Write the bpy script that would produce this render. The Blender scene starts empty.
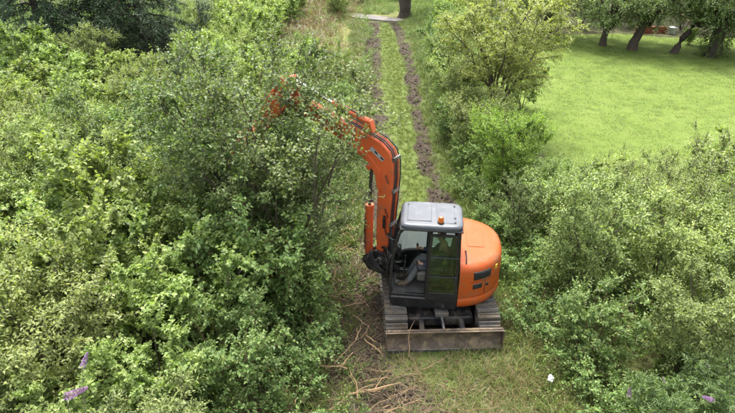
import bpy, bmesh, math, random
import numpy as np
from mathutils import Vector, Matrix

R = math.radians
scene = bpy.context.scene
COL = scene.collection

# ------------------------------------------------------------------ camera
cam_d = bpy.data.cameras.new('camera')
cam = bpy.data.objects.new('camera', cam_d)
COL.objects.link(cam)
cam.location = (0, 0, 7.9)
cam.rotation_euler = (R(90 - 29.8), 0, 0)
cam_d.sensor_width = 36
cam_d.lens = 36 * 535 / 735
cam_d.clip_end = 2000
scene.camera = cam

# ------------------------------------------------------------------ sky, sun, exposure
SUN_EL, SUN_AZ = R(70), R(352)      # direction the light comes from, azimuth clockwise from +Y
world = bpy.data.worlds.new('World')
scene.world = world
world.use_nodes = True
wn = world.node_tree
wn.nodes.clear()
sky = wn.nodes.new('ShaderNodeTexSky')
sky.sky_type = 'NISHITA'
sky.sun_disc = False
sky.sun_elevation = SUN_EL
sky.sun_rotation = SUN_AZ
sky.air_density = 1.2
sky.dust_density = 4.0
hs = wn.nodes.new('ShaderNodeHueSaturation')     # cloud cover takes most of the blue out
hs.inputs['Saturation'].default_value = 0.30
bg = wn.nodes.new('ShaderNodeBackground')
bg.inputs['Strength'].default_value = 0.15
wo = wn.nodes.new('ShaderNodeOutputWorld')
wn.links.new(sky.outputs[0], hs.inputs['Color'])
wn.links.new(hs.outputs[0], bg.inputs['Color'])
wn.links.new(bg.outputs[0], wo.inputs[0])

sun_d = bpy.data.lights.new('sun', 'SUN')
sun_d.energy = 2.0
sun_d.angle = R(14)
sun_d.color = (1.0, 0.965, 0.90)
sun = bpy.data.objects.new('sun', sun_d)
COL.objects.link(sun)
sdir = Vector((math.sin(SUN_AZ) * math.cos(SUN_EL), math.cos(SUN_AZ) * math.cos(SUN_EL), math.sin(SUN_EL)))
sun.rotation_euler = sdir.to_track_quat('Z', 'Y').to_euler()
sun.location = sdir * 40

scene.view_settings.view_transform = 'Standard'
scene.view_settings.look = 'None'
scene.view_settings.gamma = 1
scene.view_settings.use_curve_mapping = False
scene.view_settings.exposure = 2.15
scene.cycles.max_bounces = 6
scene.cycles.diffuse_bounces = 3
scene.cycles.glossy_bounces = 3
scene.cycles.transmission_bounces = 4
scene.cycles.transparent_max_bounces = 8
scene.cycles.use_denoising = True

# ------------------------------------------------------------------ helpers
def tag(o, label=None, cat=None, group=None, kind=None):
    if label: o['label'] = label
    if cat: o['category'] = cat
    if group: o['group'] = group
    if kind: o['kind'] = kind
    return o

def empty(name, loc=(0, 0, 0), rz=0.0, sc=1.0):
    o = bpy.data.objects.new(name, None)
    o.empty_display_size = 0.2
    COL.objects.link(o)
    o.location = loc
    o.rotation_euler = (0, 0, rz)
    o.scale = (sc, sc, sc)
    return o

def link_mesh(name, me, mat, parent=None):
    o = bpy.data.objects.new(name, me)
    if mat is not None and not me.materials:
        me.materials.append(mat)
    COL.objects.link(o)
    o.parent = parent
    return o

def np_mesh(name, V, T, attrs=None, smooth=False):
    """V (n,3), T (m,k) with k = 3 or 4."""
    V = np.asarray(V, dtype=np.float32); T = np.asarray(T, dtype=np.int32)
    k = T.shape[1]
    me = bpy.data.meshes.new(name)
    me.vertices.add(len(V)); me.vertices.foreach_set('co', V.ravel())
    me.loops.add(T.size); me.loops.foreach_set('vertex_index', T.ravel())
    me.polygons.add(len(T)); me.polygons.foreach_set('loop_start', np.arange(0, T.size, k, dtype=np.int32))
    me.update(calc_edges=True)
    if smooth:
        me.polygons.foreach_set('use_smooth', np.ones(len(T), dtype=bool))
    for n, a in (attrs or {}).items():
        at = me.attributes.new(n, 'FLOAT', 'POINT')
        at.data.foreach_set('value', np.asarray(a, dtype=np.float32))
    return me

class MB:
    """collects shapes into one mesh"""
    def __init__(self): self.v = []; self.f = []
    def add(self, vs, fs):
        b = len(self.v)
        self.v += [tuple(x) for x in vs]
        self.f += [tuple(i + b for i in f) for f in fs]
        return self
    def box(self, c, s, rot=None):
        hx, hy, hz = s[0] / 2, s[1] / 2, s[2] / 2
        vs = [Vector((x, y, z)) for x in (-hx, hx) for y in (-hy, hy) for z in (-hz, hz)]
        if rot is not None: vs = [rot @ v for v in vs]
        vs = [v + Vector(c) for v in vs]
        return self.add(vs, [(0, 1, 3, 2), (4, 6, 7, 5), (0, 4, 5, 1), (2, 3, 7, 6), (0, 2, 6, 4), (1, 5, 7, 3)])
    def bar(self, p0, p1, w, h):
        """box beam from p0 to p1"""
        p0, p1 = Vector(p0), Vector(p1); d = p1 - p0
        q = d.to_track_quat('X', 'Z').to_matrix()
        return self.box((p0 + p1) / 2, (d.length, w, h), q)
    def prism(self, poly, to3, a, b):
        """poly of (u,v); to3(u,v,w) -> point; extruded w from a to b"""
        n = len(poly)
        vs = [to3(u, v, a) for u, v in poly] + [to3(u, v, b) for u, v in poly]
        fs = [tuple(range(n - 1, -1, -1)), tuple(range(n, 2 * n))]
        fs += [(i, (i + 1) % n, n + (i + 1) % n, n + i) for i in range(n)]
        return self.add(vs, fs)
    def cyl(self, p0, p1, r0, r1=None, n=14):
        return self.tube([p0, p1], [r0, r0 if r1 is None else r1], n)
    def tube(self, pts, r, n=8):
        pts = [Vector(p) for p in pts]
        rs = [r] * len(pts) if not isinstance(r, (list, tuple)) else r
        vs = []; up = None
        for i, p in enumerate(pts):
            d = (pts[min(i + 1, len(pts) - 1)] - pts[max(i - 1, 0)]).normalized()
            if up is None:
                up = Vector((0, 0, 1)) if abs(d.z) < .9 else Vector((1, 0, 0))
            s = d.cross(up).normalized(); up = s.cross(d).normalized()
            for k in range(n):
                a = 2 * math.pi * k / n
                vs.append(p + (s * math.cos(a) + up * math.sin(a)) * rs[i])
        m = len(pts)
        fs = [(i * n + k, i * n + (k + 1) % n, (i + 1) * n + (k + 1) % n, (i + 1) * n + k) for i in range(m - 1) for k in range(n)]
        fs += [tuple(range(n - 1, -1, -1)), tuple(range((m - 1) * n, m * n))]
        return self.add(vs, fs)
    def build(self, name, mat, parent=None, xf=None, bevel=0.0, smooth=False, seg=2):
        vs = self.v if xf is None else [tuple(xf @ Vector(v)) for v in self.v]
        me = bpy.data.meshes.new(name)
        me.from_pydata(vs, [], self.f)
        bm = bmesh.new(); bm.from_mesh(me)
        bmesh.ops.recalc_face_normals(bm, faces=bm.faces)
        bm.to_mesh(me); bm.free()
        o = link_mesh(name, me, mat, parent)
        if smooth or bevel:
            me.polygons.foreach_set('use_smooth', [True] * len(me.polygons))
            me.set_sharp_from_angle(angle=R(38))
        if bevel:
            md = o.modifiers.new('bevel', 'BEVEL')
            md.width = bevel; md.segments = seg; md.limit_method = 'ANGLE'; md.angle_limit = R(35)
            md.harden_normals = False
        return o

def bez(p0, p1, p2, p3, n=10):
    p0, p1, p2, p3 = map(Vector, (p0, p1, p2, p3)); out = []
    for i in range(n + 1):
        t = i / n; u = 1 - t
        out.append(p0 * u**3 + p1 * 3 * u * u * t + p2 * 3 * u * t * t + p3 * t**3)
    return out

_NZ = {}
def vnoise(x, y, seed=0):
    """smooth value noise in 0..1, unit cell"""
    if seed not in _NZ: _NZ[seed] = np.random.default_rng(1000 + seed).random((256, 256))
    g = _NZ[seed]
    x = np.asarray(x, float); y = np.asarray(y, float)
    xi = np.floor(x).astype(int); yi = np.floor(y).astype(int)
    fx = x - xi; fy = y - yi
    fx = fx * fx * (3 - 2 * fx); fy = fy * fy * (3 - 2 * fy)
    a = g[xi % 256, yi % 256]; b = g[(xi + 1) % 256, yi % 256]
    c = g[xi % 256, (yi + 1) % 256]; d = g[(xi + 1) % 256, (yi + 1) % 256]
    return (a * (1 - fx) + b * fx) * (1 - fy) + (c * (1 - fx) + d * fx) * fy

def sstep(a, b, x):
    t = np.clip((np.asarray(x, float) - a) / (b - a), 0, 1)
    return t * t * (3 - 2 * t)

# ------------------------------------------------------------------ materials
def new_mat(name):
    m = bpy.data.materials.new(name); m.use_nodes = True
    nt = m.node_tree; nt.nodes.clear()
    out = nt.nodes.new('ShaderNodeOutputMaterial')
    return m, nt, out

def N(nt, kind, **kw):
    n = nt.nodes.new(kind)
    for k, v in kw.items(): setattr(n, k, v)
    return n

def ramp(nt, fac, stops):
    r = N(nt, 'ShaderNodeValToRGB')
    el = r.color_ramp.elements
    while len(el) < len(stops): el.new(0.5)
    for e, (p, c) in zip(el, stops):
        e.position = p; e.color = (c[0], c[1], c[2], 1)
    nt.links.new(fac, r.inputs[0])
    return r.outputs[0]

def noise(nt, scale, detail=6, rough=.6, coord='Object', dist=0.0):
    tc = N(nt, 'ShaderNodeNewGeometry' if coord == 'World' else 'ShaderNodeTexCoord')
    n = N(nt, 'ShaderNodeTexNoise')
    n.inputs['Scale'].default_value = scale; n.inputs['Detail'].default_value = detail
    n.inputs['Roughness'].default_value = rough; n.inputs['Distortion'].default_value = dist
    nt.links.new(tc.outputs['Position' if coord == 'World' else coord], n.inputs['Vector'])
    return n.outputs[0]

def mixc(nt, fac, a, b, mode='MIX'):
    m = N(nt, 'ShaderNodeMix', data_type='RGBA', blend_type=mode)
    for sock, val in ((m.inputs[0], fac), (m.inputs[6], a), (m.inputs[7], b)):
        if isinstance(val, (int, float)): sock.default_value = val
        elif isinstance(val, tuple): sock.default_value = (val[0], val[1], val[2], 1)
        else: nt.links.new(val, sock)
    return m.outputs[2]

def math_n(nt, op, a, b=None, clamp=False):
    m = N(nt, 'ShaderNodeMath', operation=op); m.use_clamp = clamp
    for i, val in enumerate((a, b)):
        if val is None: continue
        if isinstance(val, (int, float)): m.inputs[i].default_value = val
        else: nt.links.new(val, m.inputs[i])
    return m.outputs[0]

def surf_mat(name, c0, c1, rough=.6, scale=8, spec=.5, metal=0.0, bump=0.0, bump_scale=40, dirt=None, dirt_amt=.5, dirt_scale=5, coat=0.0, co='Object'):
    """painted / metal / rubber surface: two-tone noise, optional dirt in patches of its own shape"""
    m, nt, out = new_mat(name)
    p = N(nt, 'ShaderNodeBsdfPrincipled')
    col = ramp(nt, noise(nt, scale, coord=co), [(.3, c0), (.7, c1)])
    rv = math_n(nt, 'MULTIPLY_ADD', noise(nt, scale * 2.3, coord=co), .3); nt.nodes[-1].inputs[2].default_value = rough - .15
    if dirt is not None:
        f = ramp(nt, noise(nt, dirt_scale, 8, .7, co), [(.62 - .3 * dirt_amt, (0, 0, 0)), (.78 - .3 * dirt_amt, (1, 1, 1))])
        dc = ramp(nt, noise(nt, dirt_scale * 5, 5, .7, co), [(.3, tuple(x * .6 for x in dirt)), (.7, tuple(min(1, x * 1.35) for x in dirt))])
        col = mixc(nt, f, col, dc)
        rv = math_n(nt, 'MAXIMUM', rv, math_n(nt, 'MULTIPLY', f, .9))
    nt.links.new(col, p.inputs['Base Color']); nt.links.new(rv, p.inputs['Roughness'])
    p.inputs['Metallic'].default_value = metal
    p.inputs['Specular IOR Level'].default_value = spec
    p.inputs['Coat Weight'].default_value = coat; p.inputs['Coat Roughness'].default_value = .12
    if bump:
        b = N(nt, 'ShaderNodeBump'); b.inputs['Strength'].default_value = bump; b.inputs['Distance'].default_value = .02
        nt.links.new(noise(nt, bump_scale, 6, .65, co), b.inputs['Height']); nt.links.new(b.outputs[0], p.inputs['Normal'])
    nt.links.new(p.outputs[0], out.inputs[0])
    return m

def leaf_mat(name, dark, mid, light, trans=.42, rough=.48, spec=.35, vary=.30, gain=1.58):
    """thin leaf: reflects and lets light through; tone varies per leaf (var) and per plant"""
    m, nt, out = new_mat(name)
    dark, mid, light = [tuple(min(.6, c * gain) for c in q) for q in (dark, mid, light)]
    at = N(nt, 'ShaderNodeAttribute', attribute_name='var')
    col = ramp(nt, at.outputs['Fac'], [(.08, dark), (.5, mid), (.95, light)])
    oi = N(nt, 'ShaderNodeObjectInfo')
    h = N(nt, 'ShaderNodeHueSaturation')
    hv = N(nt, 'ShaderNodeMapRange'); hv.inputs[3].default_value = .5 - .024 * vary / .35; hv.inputs[4].default_value = .5 + .006 * vary / .35
    vv = N(nt, 'ShaderNodeMapRange'); vv.inputs[3].default_value = 1 - vary * .6; vv.inputs[4].default_value = 1 + vary * .6
    rr = math_n(nt, 'FRACT', math_n(nt, 'MULTIPLY', oi.outputs['Random'], 7.31))
    nt.links.new(oi.outputs['Random'], hv.inputs[0]); nt.links.new(rr, vv.inputs[0])
    nt.links.new(hv.outputs[0], h.inputs['Hue']); nt.links.new(vv.outputs[0], h.inputs['Value'])
    nt.links.new(col, h.inputs['Color'])
    p = N(nt, 'ShaderNodeBsdfPrincipled')
    nt.links.new(h.outputs[0], p.inputs['Base Color'])
    p.inputs['Roughness'].default_value = rough; p.inputs['Specular IOR Level'].default_value = spec
    t = N(nt, 'ShaderNodeBsdfTranslucent')
    nt.links.new(mixc(nt, 1.0, h.outputs[0], (1.25, 1.35, .55), 'MULTIPLY'), t.inputs['Color'])
    mx = N(nt, 'ShaderNodeMixShader'); mx.inputs[0].default_value = trans
    nt.links.new(p.outputs[0], mx.inputs[1]); nt.links.new(t.outputs[0], mx.inputs[2])
    nt.links.new(mx.outputs[0], out.inputs[0])
    return m

M = {}
MUD = (.072, .058, .043)
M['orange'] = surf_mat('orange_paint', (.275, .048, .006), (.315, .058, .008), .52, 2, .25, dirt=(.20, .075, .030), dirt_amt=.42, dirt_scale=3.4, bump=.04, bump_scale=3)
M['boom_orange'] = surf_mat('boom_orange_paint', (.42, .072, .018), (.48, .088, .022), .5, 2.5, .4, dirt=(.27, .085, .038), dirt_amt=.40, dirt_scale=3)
M['black'] = surf_mat('black_paint', (.006, .006, .007), (.011, .011, .012), .38, 4, .5, dirt=(.055, .047, .037), dirt_amt=.18, dirt_scale=6)
M['frame_black'] = surf_mat('frame_black', (.010, .010, .011), (.018, .018, .02), .5, 4, .4, dirt=MUD, dirt_amt=.55, dirt_scale=5, bump=.4)
M['roof'] = surf_mat('cab_roof_grey', (.040, .043, .050), (.062, .066, .076), .42, 5, .5, dirt=(.12, .12, .12), dirt_amt=.25, dirt_scale=3)
M['rubber'] = surf_mat('rubber_hose', (.010, .010, .010), (.020, .020, .020), .55, 9, .4)
M['shoe'] = surf_mat('muddy_track_steel', (.055, .051, .047), (.105, .097, .087), .75, 10, .3, dirt=(.085, .064, .042), dirt_amt=.62, dirt_scale=5, bump=1.0, bump_scale=22, co='World')
M['blade'] = surf_mat('muddy_blade_steel', (.046, .034, .025), (.082, .060, .043), .6, 4, .3, dirt=(.175, .128, .076), dirt_amt=.50, dirt_scale=3.2, bump=.8, bump_scale=18)
M['chrome'] = surf_mat('chrome_rod', (.60, .60, .60), (.72, .72, .72), .22, 6, .5, metal=1.0)
M['steel'] = surf_mat('grey_steel', (.16, .155, .15), (.28, .27, .26), .5, 8, .5, metal=.7, dirt=MUD, dirt_amt=.5)
M['rod_dark'] = surf_mat('dark_rod', (.05, .05, .05), (.10, .10, .10), .35, 6, .5, metal=.6)
M['decal_white'] = surf_mat('white_decal', (.22, .23, .22), (.29, .30, .29), .4, 6)
M['decal_yellow'] = surf_mat('yellow_decal', (.42, .30, .02), (.5, .36, .03), .4, 6)
M['red_mark'] = surf_mat('red_mark', (.40, .05, .03), (.5, .07, .05), .5, 6)
M['seat'] = surf_mat('seat_fabric', (.03, .03, .032), (.055, .055, .06), .8, 20, .2, bump=.3)
M['cab_grey'] = surf_mat('cab_interior_grey', (.035, .034, .033), (.07, .067, .064), .6, 7, .4, dirt=MUD, dirt_amt=.4)
M['beacon'] = surf_mat('amber_lens', (.36, .08, .008), (.42, .11, .012), .2, 5, .6)
M['skin'] = surf_mat('skin', (.24, .13, .09), (.30, .175, .125), .5, 12, .4)
M['navy'] = surf_mat('navy_fabric', (.016, .022, .045), (.03, .036, .065), .8, 18, .2, bump=.3)
M['grey_cloth'] = surf_mat('grey_trousers', (.065, .068, .072), (.105, .108, .112), .85, 16, .2, bump=.4)
M['boot'] = surf_mat('boot_leather', (.05, .035, .022), (.09, .065, .04), .6, 10, .3)
M['hair'] = surf_mat('dark_hair', (.03, .02, .012), (.06, .04, .025), .6, 30, .3)
M['bark'] = surf_mat('bark', (.055, .043, .031), (.11, .088, .066), .85, 14, .2, bump=.8, bump_scale=30)
M['bark_dark'] = surf_mat('dark_bark', (.035, .028, .022), (.07, .056, .044), .9, 10, .2, bump=.8, bump_scale=20)
M['twig_red'] = surf_mat('reddish_twig', (.10, .055, .035), (.17, .10, .065), .8, 14, .2)
M['stick'] = surf_mat('split_wood', (.15, .09, .048), (.30, .205, .115), .8, 6, .2, dirt=(.06, .043, .028), dirt_amt=.3, dirt_scale=6, bump=.5, co='World')
M['chip'] = surf_mat('wood_chip', (.06, .043, .028), (.15, .11, .07), .85, 3, .2)
M['litter'] = surf_mat('white_plastic', (.34, .35, .35), (.42, .43, .43), .4, 6, .5)
M['brick'] = surf_mat('red_brickwork', (.20, .055, .03), (.28, .09, .05), .85, 6, .2, dirt=(.35, .26, .2), dirt_amt=.25)
M['concrete'] = surf_mat('pale_concrete', (.095, .085, .080), (.135, .123, .118), .9, 1.5, .2, dirt=(.25, .21, .16), dirt_amt=.4, dirt_scale=1.2, bump=.5)

def glass_mat(name, tint, ior=1.5):
    m, nt, out = new_mat(name)
    t = N(nt, 'ShaderNodeBsdfTransparent'); t.inputs[0].default_value = (*tint, 1)
    g = N(nt, 'ShaderNodeBsdfGlossy'); g.inputs['Roughness'].default_value = .03
    f = N(nt, 'ShaderNodeFresnel'); f.inputs['IOR'].default_value = ior
    mx = N(nt, 'ShaderNodeMixShader')
    nt.links.new(f.outputs[0], mx.inputs[0]); nt.links.new(t.outputs[0], mx.inputs[1]); nt.links.new(g.outputs[0], mx.inputs[2])
    nt.links.new(mx.outputs[0], out.inputs[0])
    return m
M['glass'] = glass_mat('cab_glass', (.78, .84, .80))
M['glass_door'] = glass_mat('reflection_tint_door_glass', (.66, .80, .68), 1.5)  # green tint stands in for foliage reflected in the door

# leaves: dark, mid, light base colours
M['l_sallow'] = leaf_mat('sallow_leaf', (.068, .096, .026), (.115, .152, .044), (.185, .22, .082))
M['l_maple'] = leaf_mat('maple_leaf', (.066, .105, .024), (.112, .160, .042), (.195, .242, .085))
M['l_haw'] = leaf_mat('hawthorn_leaf', (.036, .064, .017), (.062, .098, .028), (.112, .148, .048))
M['l_elder'] = leaf_mat('elder_leaf', (.045, .072, .020), (.076, .110, .032), (.13, .165, .056), gain=1.25)
M['l_dog'] = leaf_mat('dogwood_leaf', (.050, .090, .022), (.085, .135, .036), (.150, .205, .065))
M['l_bram'] = leaf_mat('bramble_leaf', (.042, .078, .020), (.075, .125, .033), (.130, .185, .060))
M['l_plum'] = leaf_mat('plum_leaf', (.085, .105, .026), (.135, .155, .040), (.21, .22, .075))
M['l_bright'] = leaf_mat('bright_shrub_leaf', (.068, .115, .016), (.105, .165, .026), (.165, .23, .048), vary=.05)
M['l_tree'] = leaf_mat('orchard_leaf', (.050, .080, .028), (.085, .122, .046), (.145, .180, .085), vary=.25)
M['l_con'] = leaf_mat('conifer_needle', (.014, .032, .014), (.026, .052, .022), (.050, .085, .038), trans=.15)
M['l_purple'] = leaf_mat('purple_shrub_leaf', (.075, .055, .055), (.12, .085, .085), (.19, .145, .14), vary=.2)
M['l_bud'] = leaf_mat('buddleia_leaf', (.045, .080, .020), (.070, .112, .032), (.12, .16, .06), gain=1.25)
M['l_flower'] = leaf_mat('buddleia_flower', (.26, .13, .34), (.38, .21, .46), (.50, .33, .56), trans=.3, gain=.9)
M['l_grass'] = leaf_mat('grass_blade', (.080, .125, .022), (.13, .19, .036), (.21, .265, .07), trans=.3, vary=.2, gain=.68)
M['l_lawn'] = leaf_mat('lawn_blade', (.070, .105, .017), (.090, .130, .023), (.116, .146, .036), trans=.3, vary=.08, gain=1.0)
M['l_lane'] = leaf_mat('lane_blade', (.078, .105, .017), (.105, .136, .024), (.145, .160, .045), trans=.3, vary=.2, gain=1.0)
M['l_dry'] = leaf_mat('dry_grass_blade', (.20, .155, .065), (.30, .24, .11), (.42, .35, .19), trans=.2, vary=.2, gain=.55)
M['l_red'] = leaf_mat('reddish_weed', (.16, .085, .035), (.26, .15, .06), (.36, .25, .11), trans=.2, gain=.6)

def ground_mat(name, zone):
    m, nt, out = new_mat(name)
    p = N(nt, 'ShaderNodeBsdfPrincipled'); p.inputs['Roughness'].default_value = .95; p.inputs['Specular IOR Level'].default_value = .15
    n1 = noise(nt, .8, 6, .6); n2 = noise(nt, 9, 8, .7); n3 = noise(nt, 2.5, 5, .6)
    soil = ramp(nt, n2, [(.28, (.012, .009, .006)), (.5, (.037, .028, .020)), (.74, (.080, .063, .045))])
    if zone == 'lawn':
        g = ramp(nt, n1, [(.3, (.070, .104, .017)), (.5, (.090, .127, .022)), (.72, (.108, .137, .031))])
        col = mixc(nt, ramp(nt, n2, [(.3, (0, 0, 0)), (.9, (.5, .5, .5))]), g, (.068, .102, .024))
    elif zone == 'lane':
        g = ramp(nt, n3, [(.3, (.048, .072, .017)), (.7, (.10, .125, .032))])
        at = N(nt, 'ShaderNodeAttribute', attribute_name='dirt')
        f = math_n(nt, 'ADD', at.outputs['Fac'], math_n(nt, 'MULTIPLY', math_n(nt, 'SUBTRACT', n2, .5), 1.2))
        f = ramp(nt, f, [(.35, (0, 0, 0)), (.6, (1, 1, 1))])
        col = mixc(nt, f, g, soil)
    else:
        g = ramp(nt, n2, [(.3, (.03, .032, .014)), (.6, (.065, .072, .026)), (.8, (.12, .115, .05))])
        at = N(nt, 'ShaderNodeAttribute', attribute_name='dirt')
        col = mixc(nt, ramp(nt, n3, [(.4, (0, 0, 0)), (.65, (1, 1, 1))]), g, soil)
        col = mixc(nt, at.outputs['Fac'], col, ramp(nt, n2, [(.3, (.07, .09, .02)), (.7, (.15, .145, .05))]))
    nt.links.new(col, p.inputs['Base Color'])
    b = N(nt, 'ShaderNodeBump'); b.inputs['Strength'].default_value = .8; b.inputs['Distance'].default_value = .04
    nt.links.new(n2, b.inputs['Height']); nt.links.new(b.outputs[0], p.inputs['Normal'])
    nt.links.new(p.outputs[0], out.inputs[0])
    return m

# ------------------------------------------------------------------ terrain
LANE_X = 1.22
def rut_x(y, s):
    return LANE_X + s * 1.03 + .10 * np.sin(np.asarray(y) * .21 + s) + .22 * (vnoise(np.asarray(y, float) * .45, s * 2.0, 41) - .5) * sstep(11, 14, y) - .35 * sstep(32, 44, y) * (s > 0)

def lane_edges(y):
    y = np.asarray(y, float)
    return (LANE_X - 1.75 - .55 * (1 - sstep(8, 11, y)) + .35 * (vnoise(y * .5, 3, 5) - .5),
            LANE_X + 1.85 + .25 * (1 - sstep(9, 12, y)) + .4 * (vnoise(y * .5, 9, 6) - .5))

def hgt(x, y):
    x = np.asarray(x, float); y = np.asarray(y, float)
    z = .10 * (vnoise(x * .6, y * .6, 1) - .5) + .05 * (vnoise(x * 2.3, y * 2.3, 2) - .5) + .03 * (vnoise(x * 7, y * 7, 3) - .5)
    for s in (-1, 1):
        d = np.abs(x - rut_x(y, s))
        z = z - (.10 + .06 * vnoise(y * .7, s * 5., 4)) * np.exp(-(d / .32) ** 2) * (.7 + .6 * vnoise(x * 5, y * 3, 15)) * (y < 41)
        z = z + .035 * np.exp(-((d - .42) / .15) ** 2) * (y < 41)
    z = z + .22 * sstep(-.8, -2.6, x) + .18 * sstep(3.2, 5.0, x) - .12 * sstep(5.5, 7.5, x)
    fl = (1 - sstep(.0, .5, np.maximum(np.abs(x - 1.5) - 1.25, 0))) * (1 - sstep(0, .5, np.maximum(np.abs(y - 9.4) - 1.9, 0)))
    return z * (1 - .92 * fl)

def hz(x, y): return float(hgt(x, y))

def lawn_mask(x, y):
    x = np.asarray(x, float); y = np.asarray(y, float)
    edge = 5.7 + .8 * (vnoise(y * .35, 2, 7) - .5) + .9 * sstep(18, 10, y)
    far = 36.5 + 1.2 * (vnoise(x * .3, 4, 8) - .5)
    return (x > edge) & (y > 8.0) & (y < far) & (x < 60)

xs = np.concatenate([np.arange(-260, -40, 20), np.arange(-40, -10, 1.2), np.arange(-10, -1.6, .35), np.arange(-1.6, 4.4, .085), np.arange(4.4, 12, .3), np.arange(12, 40, 1.0), np.arange(40, 261, 20)])
ys = np.concatenate([np.arange(-60, 2, 6), np.arange(2, 5, .5), np.arange(5, 20, .11), np.arange(20, 47, .22), np.arange(47, 70, 1.5), np.arange(70, 421, 25)])
GX, GY = np.meshgrid(xs, ys)
GZ = hgt(GX, GY)
nx, ny = len(xs), len(ys)
idx = np.arange(nx * ny).reshape(ny, nx)
quads = np.stack([idx[:-1, :-1], idx[:-1, 1:], idx[1:, 1:], idx[1:, :-1]], -1).reshape(-1, 4)
qx = ((GX[:-1, :-1] + GX[1:, 1:]) / 2).ravel(); qy = ((GY[:-1, :-1] + GY[1:, 1:]) / 2).ravel()
le, re = lane_edges(qy)
m_lane = (qx > le) & (qx < re) & (qy < 41.2) & (qy > 3)
m_lawn = lawn_mask(qx, qy) & ~m_lane
def dirt_at(x, y):
    d = np.zeros_like(np.asarray(x, float))
    for s in (-1, 1):
        dd = np.abs(x - rut_x(y, s))
        d = np.maximum(d, np.exp(-(dd / (.40 + .28 * (s < 0) + .22 * (vnoise(y * .8, s * 7., 12) - .5))) ** 2) * (.62 + .8 * vnoise(y * 1.1, s * 3.0, 9)) * (.6 + .75 * vnoise(x * 4, y * 2.2, 14)))
    churn = (1 - sstep(.6, 1.7, np.hypot((x + .3) / 1.05, (y - 9.2) / 3.0))) * .66      # broken ground beside the tracks
    churn2 = (1 - sstep(.3, 1.3, np.hypot((x - .4) / 1.5, (y - 6.8) / .8))) * .62
    d = d * (1 - .85 * (1 - sstep(7.4, 8.2, y)))
    belly_shade = (np.abs(x - 1.48) < 1.15) & (y > 8.0) & (y < 11.2)  # full soil colour here paints the dark shade beneath the machine
    return np.clip(np.maximum(np.maximum(np.maximum(d, churn), churn2), belly_shade * 1.3), 0, 1)
dirt = dirt_at(GX, GY)
dry = (sstep(-6, -3.4, GX) * (1 - sstep(-.8, 0, GX)) * sstep(24, 30, GY)) + sstep(41, 43, GY) * (np.abs(GX) < 8) * .8 + sstep(3.0, 3.6, GX) * (1 - sstep(5, 6, GX))*.5
V = np.stack([GX, GY, GZ], -1).reshape(-1, 3)
for nm, mask, mt, at in (('ground', ~m_lane & ~m_lawn, ground_mat('rough_ground', 'rough'), np.clip(dry, 0, 1)), ('lane', m_lane, ground_mat('dirt_lane', 'lane'), dirt), ('lawn', m_lawn, ground_mat('mown_lawn', 'lawn'), dirt)):
    q = quads[mask]
    used, inv = np.unique(q, return_inverse=True)
    me = np_mesh(nm, V[used], inv.reshape(-1, 4), {'dirt': at.ravel()[used]}, smooth=True)
    tag(link_mesh(nm, me, mt), kind='structure')

# crossing road: a pale slab across the end of the lane
mb = MB()
poly = [(-1.55, 43.6), (-1.2, 42.9), (.3, 42.0), (1.5, 41.4), (2.5, 41.2), (2.75, 41.8), (1.9, 42.7), (.6, 43.6), (-.6, 44.2), (-1.4, 44.3)]
mb.prism(poly, lambda u, v, w: (u, v, w), -.10, .11)
tag(mb.build('road', M['concrete'], bevel=.02), kind='structure')

# ------------------------------------------------------------------ plants
UP = np.array([0, 0, 1.0])
def unit(a): return a / (np.linalg.norm(a, axis=-1, keepdims=True) + 1e-9)

def tubes_np(paths, n=4):
    """list of (pts (k,3), radii (k,)) -> V, Q"""
    Vs, Qs = [], []; b = 0
    for pts, rad in paths:
        k = len(pts)
        d = np.gradient(pts, axis=0); d = unit(d)
        ref = np.where(np.abs(d[:, 2:3]) < .9, UP, np.array([1.0, 0, 0]))
        s = unit(np.cross(d, ref)); u = np.cross(s, d)
        a = 2 * np.pi * np.arange(n) / n
        ring = pts[:, None] + rad[:, None, None] * (np.cos(a)[None, :, None] * s[:, None] + np.sin(a)[None, :, None] * u[:, None])
        Vs.append(ring.reshape(-1, 3))
        i = np.arange(k - 1)[:, None] * n; j = np.arange(n)[None]
        q = np.stack([i + j, i + (j + 1) % n, i + n + (j + 1) % n, i + n + j], -1).reshape(-1, 4) + b
        Qs.append(q); b += k * n
    return np.concatenate(Vs), np.concatenate(Qs)

def leaves_np(rng, P, D, Nn, L, W, var, fine=False, curl=.15):
    """one folded blade per leaf; fine = six-sided outline"""
    S = unit(np.cross(D, Nn)); Nn = np.cross(S, D)
    L = L[:, None]; W = W[:, None]
    if fine == 'lobed':
        prof = [(0, 0, 0), (.16, .44, .05), (.50, .54, .07), (.56, .22, .10), (1.0, 0, -curl), (.56, -.22, .10), (.50, -.54, .07), (.16, -.44, .05)]
        tri = [(0, i, i + 1) for i in range(1, 7)]
    elif fine:
        prof = [(0, 0, 0), (.28, .42, .10), (.62, .40, .12), (1.0, 0, -curl), (.62, -.40, .12), (.28, -.42, .10)]
        tri = [(0, 1, 2), (0, 2, 3), (0, 3, 4), (0, 4, 5)]
    else:
        prof = [(0, 0, 0), (.42, .5, .14), (1.0, 0, -curl), (.42, -.5, .14)]
        tri = [(0, 1, 2), (0, 2, 3)]
    k = len(prof)
    V = np.stack([P + D * L * a + S * W * b + Nn * (W * max(c, 0) + L * min(c, 0)) for a, b, c in prof], 1)
    n = len(P)
    T = (np.arange(n)[:, None, None] * k + np.array(tri)[None]).reshape(-1, 3)
    return V.reshape(-1, 3), T, np.repeat(var, k)

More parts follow.
